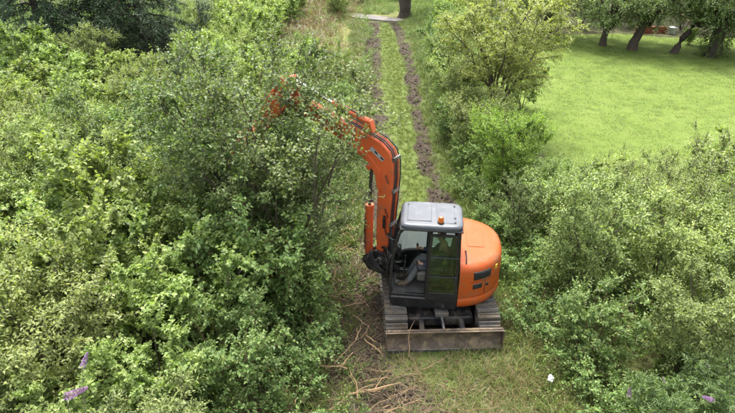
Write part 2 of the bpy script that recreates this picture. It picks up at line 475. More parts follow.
def twig_leaves(rng, O, D, Ln, k, L, W, spread=.85, droop=.1, tilt=.55, tipl=.25, fine=False, pair=False, lay=1.0):
    """k leaves along every twig"""
    T = len(O)
    t = (np.arange(k)[None] + rng.random((T, k)) * .7 + .25) / k
    t = np.clip(t, 0, 1)
    pos = O[:, None] + D[:, None] * (Ln[:, None] * t)[..., None]
    pos[..., 2] -= droop * (t ** 2) * Ln[:, None]
    ref = unit(np.cross(D, rng.normal(size=(T, 3))))
    bi = np.cross(D, ref)
    if pair: ang = rng.random((T, 1)) * 6.28 + np.pi * (np.arange(k) % 2)[None] + (np.arange(k) // 2)[None] * .35
    else: ang = rng.random((T, 1)) * 6.28 + 2.4 * np.arange(k)[None]
    ang = ang + rng.normal(size=(T, k)) * .3
    perp = ref[:, None] * np.cos(ang)[..., None] + bi[:, None] * np.sin(ang)[..., None]
    d = unit(D[:, None] * (.25 + .9 * t[..., None] ** 3) + perp * spread + rng.normal(size=(T, k, 3)) * .22 + np.array([0, 0, -.12]))
    nn = unit(UP * lay + rng.normal(size=(T, k, 3)) * tilt)
    sz = (.65 + .5 * rng.random((T, k))) * (1 - .35 * t ** 4)
    var = np.clip(.42 + .22 * rng.normal(size=(T, k)) + .17 * rng.normal(size=(T, 1)) + tipl * (t - .5), .02, .98)
    f = lambda a: a.reshape(-1, a.shape[-1]) if a.ndim == 3 else a.ravel()
    return leaves_np(rng, f(pos), f(d), f(nn), L * f(sz), W * f(sz), f(var), fine)

def grow(seed, H, Rd, stems=5, nb=9, ntw=9, k=12, L=.07, W=.04, twig=.34, lo=.25, up=.45, base=.25, lean=.75, r0=.03, spread=.85, droop=.1, tilt=.55, fine=False, pair=False, out_up=.3, lay=1.5, single=None, tipl=.25, blen=.5):
    """woody plant: returns (stem mesh, foliage mesh); single = height of a single trunk before it forks"""
    rng = np.random.default_rng(seed)
    paths = []; TO, TD, TL = [], [], []
    def curve(p0, p1, bend, n=6):
        t = np.linspace(0, 1, n)[:, None]
        mid = (p0 + p1) / 2 + bend
        p = (1 - t) ** 2 * p0 + 2 * t * (1 - t) * mid + t * t * p1
        p[1:-1] += rng.normal(size=(n - 2, 3)) * .018 * np.linalg.norm(p1 - p0)
        return p
    root = np.zeros(3)
    if single:
        root = np.array([rng.normal() * .12 * single, rng.normal() * .12 * single, single])
        pts = curve(np.zeros(3), root, np.array([rng.normal() * .1, rng.normal() * .1, 0]))
        paths.append((pts, np.linspace(r0 * 1.5, r0 * 1.05, len(pts)))); paths[-1][1][0] *= 1.35
    a0 = rng.random() * 6.28
    for i in range(stems):
        az = a0 + 6.283 * (i + rng.random() * .6) / stems
        rho = (.25 + .75 * math.sqrt(rng.random())) * lean
        h = (H - root[2]) * (1 - .38 * rho * rho) * (.78 + .25 * rng.random()) + root[2]
        tip = np.array([math.cos(az) * Rd * rho, math.sin(az) * Rd * rho, h])
        b0 = root + (np.array([math.cos(az), math.sin(az), 0]) * base * rng.random() if not single else 0)
        bend = np.array([-math.cos(az) * Rd * .22 * up, -math.sin(az) * Rd * .22 * up, (h - root[2]) * .16 * up])
        pts = curve(b0, tip, bend, 7)
        rr = r0 * (.6 + .5 * rng.random())
        paths.append((pts, np.linspace(rr, rr * .22, 7)))
        for j in range(nb):
            t = lo + (1 - lo) * (j + rng.random()) / nb
            x = t * 6; a = min(int(x), 5); q = pts[a] + (pts[a + 1] - pts[a]) * (x - a)
            saz = rng.random() * 6.28
            out = unit(np.array([q[0], q[1], 0]) + 1e-3)
            dr = unit(out * .55 + np.array([math.cos(saz), math.sin(saz), 0]) * .9 + UP * (out_up + up * (t - .3)))
            bl = Rd * blen * (.5 + .7 * rng.random()) * (1.15 - .55 * t)
            e = q + dr * bl; e[2] = max(e[2], .12)
            bp = curve(q, e, UP * bl * .1, 5)
            br = max(rr * .38 * (1 - .6 * t), .004)
            paths.append((bp, np.linspace(br, br * .35, 5)))
            for w in range(ntw):
                tt = .12 + .9 * (w + rng.random()) / ntw; tt = min(tt, 1)
                y = tt * 4; c = min(int(y), 3); o = bp[c] + (bp[c + 1] - bp[c]) * (y - c)
                td = unit(dr * .7 + unit(rng.normal(size=3)) * .8 + UP * up * .6)
                tl = twig * (.55 + .8 * rng.random())
                if o[2] + td[2] * tl < .05: continue
                TO.append(o); TD.append(td); TL.append(tl)
        for w in range(5):
            td = unit(unit(tip - b0) + unit(rng.normal(size=3)) * .5); TO.append(pts[-1] - td * .1); TD.append(td); TL.append(twig * (1 + .6 * rng.random()))
    TO = np.array(TO); TD = np.array(TD); TL = np.array(TL)
    V1, Q1 = tubes_np(paths, 5)
    tw = [(np.stack([TO[i], TO[i] + TD[i] * TL[i] * .5 - UP * droop * .25 * TL[i], TO[i] + TD[i] * TL[i] - UP * droop * TL[i]]), np.array([.0042, .003, .0014])) for i in range(len(TO))]
    V2, Q2 = tubes_np(tw, 3)
    VV = np.concatenate([V1, V2]); QQ = np.concatenate([Q1, Q2 + len(V1)])
    stem = np_mesh('stem', VV, QQ, smooth=True)
    LV, LT, LA = twig_leaves(rng, TO, TD, TL, k, L, W, spread, droop, tilt, tipl, fine, pair, lay)
    fol = np_mesh('foliage', LV, LT, {'var': LA})
    return stem, fol

def conifer(seed, H, Rd, lo):
    rng = np.random.default_rng(seed)
    paths = [(np.array([[0, 0, 0], [.05, 0, H * .5], [0, .05, H]]), np.array([.22, .14, .03]))]
    TO, TD, TL = [], [], []
    z = lo
    while z < H - .3:
        f = 1 - (z - lo) / (H - lo)
        for a in range(7):
            az = rng.random() * 6.28; bl = Rd * (.25 + .75 * f) * (.75 + .35 * rng.random())
            o = np.array([0, 0, z]); t = np.linspace(0, 1, 6)[:, None]
            dr = np.array([math.cos(az), math.sin(az), 0])
            p = o + dr * bl * t + UP * (.10 * bl * t - .38 * bl * t ** 2)
            paths.append((p, np.linspace(.035, .008, 6)))
            sd = np.array([-dr[1], dr[0], 0])
            for w in range(26):
                tt = .15 + .85 * rng.random(); q = o + dr * bl * tt + UP * (.10 * bl * tt - .38 * bl * tt ** 2)
                TO.append(q); TD.append(unit(dr * .7 + sd * rng.choice([-1, 1]) * (.4 + .6 * rng.random()) - UP * (.25 + .35 * rng.random()))); TL.append(.55 * (.6 + .7 * rng.random()) * (1.1 - .4 * tt))
        z += .30 + .2 * rng.random()
    V1, Q1 = tubes_np(paths, 5)
    LV, LT, LA = twig_leaves(rng, np.array(TO), np.array(TD), np.array(TL), 9, .17, .055, .6, .25, .5, .3)
    return np_mesh('stem', V1, Q1, smooth=True), np_mesh('foliage', LV, LT, {'var': LA})

PROTO = {}
def proto(key, meshes, bark, leaf, parts=('stem', 'foliage')):
    s, f = meshes
    s.materials.append(M[bark]); f.materials.append(M[leaf])
    PROTO[key] = (s, f, parts)

for i in range(3):
    proto('sallow%d' % i, grow(10 + i, 3.0, 1.5, 9, 11, 11, 11, .088, .040, .34, .12, .5, r0=.026), 'bark', 'l_sallow')
    proto('maple%d' % i, grow(20 + i, 2.9, 1.35, 6, 9, 9, 10, .102, .095, .36, .2, .6, r0=.026, pair=True, spread=1.0, fine='lobed'), 'bark', 'l_maple')
    proto('dog%d' % i, grow(30 + i, 2.5, 1.45, 8, 9, 9, 10, .098, .058, .33, .15, .55, r0=.022, pair=True), 'twig_red', 'l_dog')
for i in range(2):
    proto('haw%d' % i, grow(40 + i, 3.6, 1.7, 6, 12, 13, 10, .062, .048, .28, .2, .4, r0=.045, spread=.9), 'bark_dark', 'l_haw')
    proto('bram%d' % i, grow(50 + i, 1.3, 1.5, 12, 7, 7, 10, .088, .064, .34, .1, .15, r0=.012, lean=1.0, droop=.35), 'twig_red', 'l_bram')
    proto('tree%d' % i, grow(60 + i, 6.4, 3.3, 7, 10, 10, 10, .125, .075, .55, .2, .3, r0=.17, single=1.5, droop=.3, spread=.9, blen=.6, out_up=.02), 'bark_dark', 'l_tree', ('trunk', 'crown'))
    proto('purple%d' % i, grow(70 + i, 2.6, 1.7, 7, 8, 8, 11, .09, .06, .4, .15, .4, r0=.03), 'bark_dark', 'l_purple')
proto('plum', grow(80, 5.6, 2.9, 9, 15, 16, 13, .092, .056, .42, .2, .35, r0=.085, single=.9, droop=.25, spread=.85, blen=.55), 'bark', 'l_plum', ('trunk', 'crown'))
proto('bright', grow(81, 2.7, 1.15, 16, 10, 9, 14, .075, .026, .36, .15, 1.25, r0=.02, lean=.8, spread=.55, tilt=.8), 'bark', 'l_bright')
proto('con0', conifer(90, 9.5, 3.6, .7), 'bark_dark', 'l_con', ('trunk', 'crown'))
proto('con1', conifer(91, 8.5, 3.3, .6), 'bark_dark', 'l_con', ('trunk', 'crown'))
for i in range(2):
    proto('sap%d' % i, grow(95 + i, 3.5, .75, 6, 8, 3, 6, .05, .026, .22, .25, .9, r0=.014, lean=.8, spread=.8, base=.45), 'bark', 'l_sallow')
proto('bud0', grow(98, 2.3, 1.25, 9, 6, 5, 12, .15, .038, .42, .25, .7, r0=.02, pair=True, spread=.8, droop=.3, fine=True), 'bark', 'l_bud')
proto('lone', grow(99, 4.2, 1.8, 8, 13, 12, 11, .062, .042, .34, .12, .5, r0=.028, spread=.9), 'bark', 'l_elder')

def plant(key, name, x, y, rz, sc, label, cat, group=None, sz=None, sink=.04, leafmat=None):
    s, f, parts = PROTO[key]
    e = empty(name, (x, y, hz(x, y) - sink), rz)
    e.scale = (sc, sc, sc * (sz or 1.0))
    link_mesh(parts[0], s, None, e)
    o = link_mesh(parts[1], f, None, e)
    if leafmat:
        o.material_slots[0].link = 'OBJECT'; o.material_slots[0].material = M[leafmat]
    tag(e, label, cat, group)
    return e

rnd = random.Random(7)
RZ = lambda: rnd.random() * 6.283

# ---- the named plants of the picture
plant('plum', 'plum_tree', 4.75, 19.3, .6, 1.0, 'olive yellow leafed tree at the hedge between lane and lawn', 'tree')
plant('sallow0', 'willow_bush', 3.75, 16.9, 1.0, .95, 'grey green bush below the olive tree, right of the lane', 'bush')
plant('sallow2', 'willow_bush', 3.6, 20.4, 2.2, 1.0, 'grey green bush on lane edge under the left side of the olive tree', 'bush')
plant('bright', 'feathery_shrub', 4.05, 13.9, .3, 1.15, 'bright green upright feathery shrub at corner of the lawn', 'shrub')
plant('haw0', 'hawthorn_bush', 3.75, 11.7, 2.1, .62, 'dark rounded bush right behind the excavator engine hood', 'bush')
plant('dog1', 'dogwood_bush', 4.9, 12.3, 2.1, .75, 'mid green bush between the feathery shrub and the big willow', 'bush')
plant('sallow1', 'willow_bush', 4.75, 9.6, .4, 1.0, 'large pale grey green willow bush right of the excavator', 'bush')
plant('sallow2', 'willow_bush', 6.4, 9.3, 1.9, .98, 'pale willow bush at the right edge beside the large willow', 'bush')
plant('sallow0', 'willow_bush', 5.7, 11.5, 4.4, .8, 'pale willow bush in front of the lawn, behind the large willow', 'bush')
plant('sallow1', 'willow_bush', 7.6, 11.4, 3.4, .85, 'pale willow bush in front of the lawn at the right edge', 'bush')
plant('dog0', 'dogwood_bush', 4.3, 7.6, 3.0, .72, 'lower green bush in front of the large willow, right foreground', 'bush')
plant('sallow2', 'willow_bush', 5.9, 7.3, .9, .8, 'green willow bush at bottom right behind the buddleia', 'bush')
plant('bram0', 'bramble_bush', 3.7, 8.8, 1.2, .62, 'dark low bramble beside the excavator, right of the blade', 'bush')
plant('bram1', 'bramble_bush', 3.55, 10.9, 4.2, .7, 'dark low bramble below the hood, right of the tracks', 'bush')
plant('bram0', 'bramble_bush', 4.2, 6.5, 2.0, .6, 'low bramble at the bottom right corner of the lane', 'bush')
for k, (x, y, key, sc, lab) in enumerate([(7.6, 8.3, 'sallow0', .9, 'pale bush at the right edge below the tallest sapling'), (8.4, 9.9, 'sallow2', .95, 'pale bush at the right edge beside the tallest sapling'), (9.4, 11.8, 'maple1', .85, 'light green bush at the right edge where the lawn begins'), (6.6, 13.0, 'maple2', .62, 'low light green bush on the near lawn edge, left one'), (8.0, 13.3, 'sallow1', .66, 'low pale bush on the near lawn edge, middle one'), (10.2, 13.9, 'maple0', .8, 'light green bush on the near lawn edge, right one'), (5.6, 14.2, 'dog2', .5, 'low bush beside the bright feathery shrub on the lawn corner')]):
    plant(key, 'scrub_bush', x, y, RZ(), sc, lab, 'bush', 'scrub along the near lawn edge')
for k, (x, y, sc, lab) in enumerate([(6.7, 10.4, .95, 'thin bare stemmed sapling standing left of the tallest one at right'), (7.35, 10.2, 1.12, 'tallest thin sapling with sparse leaves at the right edge of the lawn'), (5.75, 10.2, .85, 'short thin sapling rising from the large willow before the lawn'), (8.6, 12.4, 1.0, 'wispy sapling at the right picture edge behind the tallest one'), (6.3, 12.2, .75, 'wispy low sapling at middle of the near lawn edge')]):
    plant('sap%d' % (k % 2), 'willow_sapling', x, y, RZ(), sc, lab, 'sapling', 'thin saplings before the lawn')
plant('lone', 'elder_tree', -1.6, 10.0, .9, 1.36, 'loose dark green tree that hides the excavator arm', 'tree')
plant('haw1', 'hawthorn_tree', -3.0, 10.7, 2.0, 1.42, 'dark green small tree around the bucket end of the arm', 'tree')
plant('lone', 'elder_tree', -2.65, 10.45, 3.3, 1.36, 'dark green tree left of the one over the boom', 'tree')
plant('dog2', 'dogwood_bush', -2.3, 9.2, 1.1, 1.15, 'tall green bush in front of the arm tree, left of the boom', 'bush')
plant('dog0', 'dogwood_bush', -1.45, 8.9, 3.1, .8, 'green bush at the foot of the arm tree beside the tracks', 'bush')
plant('haw0', 'hawthorn_tree', -7.3, 14.0, 1.0, 1.0, 'dark hawthorn with deep shade below it, left of the arm', 'tree')
plant('con0', 'conifer_tree', -11.3, 27.5, .3, 1.0, 'dark conifer with drooping boughs, right one at top left', 'tree')
plant('con1', 'conifer_tree', -16.0, 27.0, 1.3, 1.05, 'dark conifer with drooping boughs, left one at top left', 'tree')

plant('con1', 'conifer_tree', -13.6, 29.5, 4.0, 1.1, 'dark conifer between and behind the two others at top left', 'tree')
for k, (x, y, sc) in enumerate([(-10.2, 25.6, .95), (-12.4, 26.0, 1.0), (-14.2, 25.6, .95), (-17.5, 26.5, 1.1), (-8.6, 27.0, 1.0)]):
    plant('haw%d' % (k % 2), 'shade_dark_bush', x, y, RZ(), sc, 'bush coloured dark as shade at the foot of the conifers, %s from left' % ['fourth', 'third', 'second', 'first', 'fifth'][k], 'bush', 'bushes coloured as shade below the conifers', leafmat='l_con')  # added bushes; needle-dark leaves paint the deep shade below the conifers

# four orchard trees along the far side of the lawn
def orchard(key, x, y, rz, sc, lean, label, ivy=False):
    e = plant(key, 'orchard_tree', x, y, rz, sc, label, 'tree', 'trees along the far side of the lawn')
    e.rotation_euler = (lean[1], lean[0], rz)
    return e
def lawn_tree(name, x, y, top, r0, label, seed, ivy=False, rise=1.0, crown_r=3.2, grey=False):
    """short leaning trunk forking into a wide hanging crown"""
    e = empty(name, (x, y, hz(x, y) - .05))
    tag(e, label, 'tree', 'trees along the far side of the lawn')
    rng = np.random.default_rng(seed)
    tp = np.array([top[0], top[1], top[2]])
    t = np.linspace(0, 1, 8)[:, None]
    pts = t * tp + np.array([0, 0, 1]) * .25 * np.sin(t * 3.14) + rng.normal(size=(8, 3)) * .03
    pts[0] = (0, 0, 0)
    rad = np.linspace(r0, r0 * .7, 8); rad[0] *= 1.3; rad[1] *= 1.05
    paths = [(pts, rad)]
    st, fo = PROTO['tree%d' % (seed % 2)][:2]
    for i in range(5):
        a = i * 1.26 + seed; q = tp + np.array([math.cos(a) * 1.4, math.sin(a) * 1.4, .9 + .5 * rng.random()])
        paths.append((np.linspace(tp - .1 * (tp / np.linalg.norm(tp)), q, 5) + rng.normal(size=(5, 3)) * .04, np.linspace(r0 * .55, r0 * .2, 5)))
    V1, Q1 = tubes_np(paths, 9)
    link_mesh('trunk', np_mesh('trunk', V1, Q1, smooth=True), M['bark_dark'], e)
    s, f = GCROWN[seed % len(GCROWN)]
    c = bpy.data.objects.new('crown', f); COL.objects.link(c); c.parent = e
    c.location = tuple(tp + np.array([0, 0, -.9])); c.rotation_euler = (0, 0, seed * 1.7); c.scale = (crown_r / 3.2,) * 2 + (rise,)
    b = bpy.data.objects.new('branch', s); COL.objects.link(b); b.parent = e
    b.location = c.location; b.rotation_euler = c.rotation_euler; b.scale = c.scale
    if ivy:
        O, D, Ln = [], [], []
        for i in range(420):
            u = rng.random(); a = rng.random() * 6.28
            o = tp * u + np.array([math.cos(a), math.sin(a), 0]) * r0 * (1.0 + .9 * rng.random())
            O.append(o); D.append(unit(np.array([math.cos(a), math.sin(a), -.5]))); Ln.append(.3)
        LV, LT, LA = twig_leaves(rng, np.array(O), np.array(D), np.array(Ln), 9, .10, .08, .9, .2, .8)
        link_mesh('ivy', np_mesh('ivy', LV, LT, {'var': LA}), M['l_haw'], e)
    return e
GCROWN = []
for i in range(3):
    s, f = grow(110 + i, 5.2, 3.4, 9, 12, 12, 10, .14, .085, .6, .15, .15, base=.2, r0=.10, droop=.45, spread=.9, blen=.55, out_up=-.08, lean=.95)
    s.materials.append(M['bark_dark']); f.materials.append(M['l_tree']); GCROWN.append((s, f))
lawn_tree('orchard_tree', 14.6, 33.8, (.15, .1, 1.9), .20, 'leftmost lawn tree with grey green hanging crown and thin trunk', 1, rise=.95)
lawn_tree('orchard_tree', 16.0, 32.8, (.7, .2, 2.3), .27, 'thick trunked lawn tree, second from the left', 2)
lawn_tree('orchard_tree', 18.1, 32.0, (1.35, .3, 2.4), .20, 'lawn tree with trunk leaning strongly to the right', 3)
lawn_tree('orchard_tree', 20.0, 31.3, (.05, .1, 2.5), .40, 'ivy covered lawn tree with the widest trunk', 4, ivy=True)
lawn_tree('orchard_tree', 22.6, 31.6, (.2, .1, 2.3), .3, 'lawn tree at the right edge of the picture', 5, ivy=True)
lawn_tree('orchard_tree', 12.0, 36.5, (-.2, .1, 2.2), .3, 'shaded lawn tree behind the olive tree at top', 6)

# garden behind the trees
for k, (x, y, key, sc, lab) in enumerate([(15.2, 39.5, 'purple0', 1.25, 'dull purple shrub behind the leftmost lawn trees'), (18.8, 39.2, 'purple1', 1.2, 'dull purple shrub behind the leaning lawn tree'), (21.8, 38.4, 'purple0', 1.2, 'dull purple shrub behind the ivy covered tree'), (25.2, 38.0, 'purple1', 1.3, 'dull purple shrub behind the tree at right edge')]):
    plant(key, 'garden_shrub', x, y, RZ(), sc, lab, 'shrub', 'purple garden shrubs')
plant('bright', 'round_garden_bush', 20.05, 34.0, 1.0, .42, 'small yellow green bush on the lawn beside the ivy covered tree', 'bush')
for k, (x, y, key, sc) in enumerate([(10.5, 40, 'haw0', 1.5), (13, 42, 'haw1', 1.6), (17, 43, 'haw0', 1.7), (20.5, 43, 'haw1', 1.6), (24, 42, 'haw0', 1.7), (28, 41, 'haw1', 1.7), (8.2, 38, 'haw1', 1.4)]):
    plant(key, 'hedge_bush', x, y, RZ(), sc, 'dark hedge bush behind the lawn trees, %s from left in its row' % 'second third fourth fifth sixth rightmost first'.split()[k], 'bush', 'dark hedge behind the lawn trees')

# low brick wall seen between the trunks: individual bricks are far below pixel size there
wall = tag(empty('garden_wall', (19.1, 37.2, hz(19.1, 37.2))), 'low red brick garden wall seen between the lawn tree trunks', 'wall')
mb = MB()
for c in range(5):
    for b in range(9):
        mb.box((-1.0 + b * .235 + (c % 2) * .11, 0, .04 + c * .078), (.225, .11, .068))
mb.build('brickwork', M['brick'], wall)
MB().box((.0, 0, .44), (2.2, .16, .05)).build('coping', M['brick'], wall, bevel=.008)
pot = tag(empty('white_planter', (20.45, 37.0, hz(20.45, 37.0))), 'small white planter beside the brick garden wall', 'planter')
mb = MB(); mb.cyl((0, 0, 0), (0, 0, .42), .16, .25, 16); mb.build('tub', M['litter'], pot, bevel=.01)
MB().cyl((0, 0, .42), (0, 0, .46), .28, .28, 16).build('rim', M['litter'], pot, bevel=.01)

# stump post at the end of the lane
post = empty('tree_stump', (2.85, 43.2, hz(2.85, 43.2) - .05))
tag(post, 'dark upright stump beside the far end of the lane', 'stump')
pp = np.stack([.06 * np.sin(np.linspace(0, 3, 14)), np.zeros(14), np.linspace(0, 3.4, 14)], -1)
V1, Q1 = tubes_np([(pp, np.concatenate([[.62, .52], np.linspace(.46, .36, 12)])), (np.array([[.1, 0, 1.6], [.5, .1, 2.3], [.7, .2, 3.2]]), np.array([.2, .16, .12]))], 10)
_r = np.random.default_rng(8); V1 = V1 * np.array([1, 1, 1]) + _r.normal(size=V1.shape) * np.array([.05, .05, .03])
link_mesh('trunk', np_mesh('trunk', V1, Q1, smooth=False), M['bark_dark'], post)
s, f = GCROWN[1]
c = link_mesh('crown', f, None, post); c.location = (.3, .2, 3.0); c.scale = (.7, .7, .6)

# ---- the thicket on the left, and the fringe elsewhere
zones = []   # (x, y, kind, scale)
taken = [(o.location.x, o.location.y, .8) for o in COL.objects if o.parent is None and o.type == 'EMPTY']
def free(x, y, d):
    return all((x - a) ** 2 + (y - b) ** 2 > (d * .75 + e * .25) ** 2 for a, b, e in taken)
tries = 0
while tries < 14000:
    tries += 1
    y = 3.9 + 42 * rnd.random() ** 1.5; x = -1.5 - (0.78 * y + 2.5) * rnd.random()
    far = y > 25
    if x < -9 and y > 25: continue
    if x < -8.3 and y > 22.5 and x > -10.5: continue
    if -5.5 < x and 26 < y < 41: continue
    if x > -1.9 and 9.2 < y < 10.0: continue
    if (x + 6.2) ** 2 + (y - 12.3) ** 2 < 1.9: continue
    d = .98 + .022 * y
    if not free(x, y, d): continue
    taken.append((x, y, d)); zones.append((x, y))

PAT = {'maple': ('maple_sapling', 'sapling'), 'sallow': ('willow_bush', 'bush'), 'dog': ('dogwood_bush', 'bush'), 'bram': ('bramble_bush', 'bush')}
DESC = {'maple': 'light green broad leaved sapling', 'sallow': 'grey green narrow leaved bush', 'dog': 'mid green oval leaved bush', 'bram': 'low arching bramble'}
recs = []
ORD_NEAR = 'fifth sixth fourth second nearest seventh eighth farthest'.split()
ORD_NEAR = [('third' if w == 'fourth' else w) for w in ORD_NEAR]
for x, y in zones:
    n1 = float(vnoise(x * .33 + 20, y * .33, 21)); n2 = float(vnoise(x * .5 + 40, y * .5, 22))
    edge = x > -2.6
    if edge and y < 26: kind = 'bram' if rnd.random() < .55 else 'dog'
    elif n1 > .56: kind = 'maple'
    elif n1 < .36: kind = 'sallow'
    else: kind = rnd.choice(['dog', 'sallow', 'maple', 'dog'])
    v = rnd.randrange(2 if kind == 'bram' else 3)
    sc = (.72 + .42 * n2) * (1.0 if not edge else .78)
    if y < 6: sc *= .8
    if y > 26: sc *= 1.05
    where = ('at lower left foreground' if y < 8 else 'along the left lane edge' if edge and y < 26 else 'left of the excavator' if y < 14 and x > -7 else 'at the left picture edge' if y < 17 else 'before the dark conifers' if x < -6 else 'beside the far dry grass')
    recs.append((where, kind, x / (y * .868 + 3), x, y, v, sc))
ORD = ['leftmost'] + [w + ' from left' for w in ('second third fourth fifth sixth seventh eighth ninth tenth eleventh twelfth thirteenth fourteenth fifteenth sixteenth seventeenth eighteenth nineteenth twentieth twenty-first twenty-second twenty-third twenty-fourth twenty-fifth twenty-sixth twenty-seventh twenty-eighth twenty-ninth thirtieth thirty-first thirty-second thirty-third thirty-fourth'.split())]
recs.sort(); cnt = {}
for where, kind, u, x, y, v, sc in recs:
    i = cnt.get((where, kind), 0); cnt[(where, kind)] = i + 1
    w = ORD[i] if i < len(ORD) else 'further right'
    nm, cat = PAT[kind]
    plant('%s%d' % (kind, v), nm, x, y, RZ(), sc, '%s %s, %s' % (DESC[kind], where, w), cat, nm.replace('_', ' ') + ' ' + where, sz=.9 + .25 * rnd.random())
print('thicket', len(zones))

for k, (x, y, sc) in enumerate([(-1.25, 12.2, .45), (-1.2, 13.9, .5), (-1.45, 10.4, .42), (-1.6, 9.0, .42), (-1.45, 7.9, .38), (-1.0, 15.8, .5), (-1.3, 18.0, .6), (-1.2, 20.6, .6)]):
    plant('bram%d' % (k % 2), 'bramble_bush', x, y, RZ(), sc, 'small bramble on the lane verge beside the brash, %s from the camera' % ORD_NEAR[k], 'bush', 'small brambles on the left verge')
for k, (x, y, key, sc) in enumerate([(3.35, 14.6, 'bram0', .6), (3.4, 15.9, 'dog2', .65), (3.35, 18.6, 'dog1', .8), (3.5, 22.2, 'dog0', .9), (3.7, 25.4, 'sallow1', .95), (3.9, 29.0, 'dog2', 1.0), (3.35, 12.0, 'dog1', .5)]):
    plant(key, 'verge_shrub', x, y, RZ(), sc, 'small shrub on the right verge of the lane, %s in the row' % 'first second third fourth fifth sixth lowest'.split()[k], 'shrub', 'small shrubs on the right verge')

# fringe bushes along the right side beyond the olive tree and beyond the road
for k, (x, y, key, sc, lab) in enumerate([
    (4.3, 24.5, 'dog2', 1.0, 'green bush on the hedge line above the olive tree'), (4.6, 28.0, 'sallow0', 1.1, 'grey green bush on the hedge line, second beyond the olive tree'),
    (5.0, 32.0, 'dog0', 1.15, 'green bush on the hedge line, third beyond the olive tree'), (5.4, 36.5, 'maple1', 1.2, 'light green bush at the far end of the hedge line'),
    (6.6, 22.0, 'maple0', .8, 'small light green bush where hedge meets lawn'), (5.6, 40.0, 'bright', 1.1, 'yellow green shrub right of the dark stump'),
    (-.5, 50.0, 'sallow1', 1.0, 'bush beyond the crossing road, above the pale slab'), (-3.6, 49.0, 'dog1', 1.0, 'bush beyond the crossing road, left of the pale slab'), (2.2, 52.0, 'dog2', 1.0, 'bush beyond the crossing road, behind the stump'), (-7.5, 46.0, 'haw1', 1.3, 'dark bush at top beyond the far thicket'), (-11, 44.0, 'haw0', 1.4, 'dark bush at top behind the conifers')]):
    plant(key, 'hedge_shrub', x, y, RZ(), sc, lab, 'shrub', 'hedge shrubs along the far lane')

# buddleia in the foreground with flower spikes
rngf = np.random.default_rng(5)
def spike_mesh(seed):
    rng = np.random.default_rng(seed); n = 520
    t = rng.random(n); a = rng.random(n) * 6.28; rr = .034 * (1 - t ** 1.6) * (.35 + .65 * rng.random(n)) + .003
    P = np.stack([np.cos(a) * rr, np.sin(a) * rr, t * .22], -1)
    D = unit(np.stack([np.cos(a), np.sin(a), rng.random(n) * .5], -1)); Nn = unit(UP + rng.normal(size=(n, 3)) * .5)
    LV, LT, LA = leaves_np(rng, P, D, Nn, np.full(n, .013), np.full(n, .012), np.clip(rng.random(n), 0, 1))
    me = np_mesh('flower', LV, LT, {'var': LA}); me.materials.append(M['l_flower']); return me
SPK = [spike_mesh(1), spike_mesh(2)]
def buddleia(x, y, sc, rz, spikes, label):
    e = plant('bud0', 'buddleia_bush', x, y, rz, sc, label, 'bush')
    base = Vector(e.location); inv = Matrix.Rotation(-rz, 3, 'Z')
    for i, (p, s, tl) in enumerate(spikes):
        q = inv @ (Vector(p) - base) / sc
        o = link_mesh('flower', SPK[i % 2], None, e)
        o.location = q; o.scale = (s / sc,) * 3; o.rotation_euler = (tl[0], tl[1], i)
        st = MB().tube(bez(Vector((0, 0, .9)) + q * .25, q * .6 + Vector((0, 0, .7)), q * .9 + Vector((0, 0, .1)), q + Vector((0, 0, .02)), 5), [.008, .007, .006, .005, .004, .003], 5)
        st.build('flower_stem', M['bark'], e)
buddleia(-3.55, 4.15, .82, .5, [((-3.70, 4.52, 2.62), 1.3, (.2, 1.25)), ((-3.64, 4.90, 2.72), .95, (.3, .5))], 'buddleia with purple flower spikes at the bottom left corner')
buddleia(4.65, 5.65, .55, 1.5, [((4.11, 5.80, 1.12), .85, (.3, 1.2)), ((4.75, 6.0, 1.2), .5, (.2, .6)), ((5.20, 5.55, 1.36), .9, (.3, 1.1))], 'buddleia with small purple flowers at the bottom right corner')
buddleia(5.6, 6.1, .55, 3.5, [((5.55, 6.25, 1.3), .4, (.4, .5))], 'grey leaved buddleia at the right edge of the foreground')

# ------------------------------------------------------------------ grass and undergrowth (uncountable)
def blades(seed, n, rad, Lm, Wd, lean, mat, curl=.5):
    rng = np.random.default_rng(seed)
    a = rng.random(n) * 6.28; r = rad * np.sqrt(rng.random(n)); z = np.zeros(n)
    P = np.stack([np.cos(a) * r, np.sin(a) * r, z - .01], -1)
    az = rng.random(n) * 6.28; le = lean * (.3 + .9 * rng.random(n)); L = Lm * (.5 + .7 * rng.random(n))
    h = np.stack([np.cos(az), np.sin(az), z], -1)
    S = np.stack([-np.sin(az), np.cos(az), z], -1) * Wd * (.7 + .6 * rng.random((n, 1))) / 2
    m = P + (h * np.sin(le)[:, None] + UP * np.cos(le)[:, None]) * L[:, None] * .55
    l2 = le + curl * (.4 + rng.random(n))
    e = m + (h * np.sin(l2)[:, None] + UP * np.cos(l2)[:, None]) * L[:, None] * .45
    V = np.stack([P - S, P + S, m + S * .8, m - S * .8, e], 1).reshape(-1, 3)
    T = (np.arange(n)[:, None, None] * 5 + np.array([[0, 1, 2], [0, 2, 3], [3, 2, 4]])[None]).reshape(-1, 3)
    me = np_mesh('blade', V, T, {'var': np.repeat(np.clip(.5 + .2 * rng.normal(size=n), 0, 1), 5)}); me.materials.append(M[mat])
    return bpy.data.objects.new('tuft_source', me)

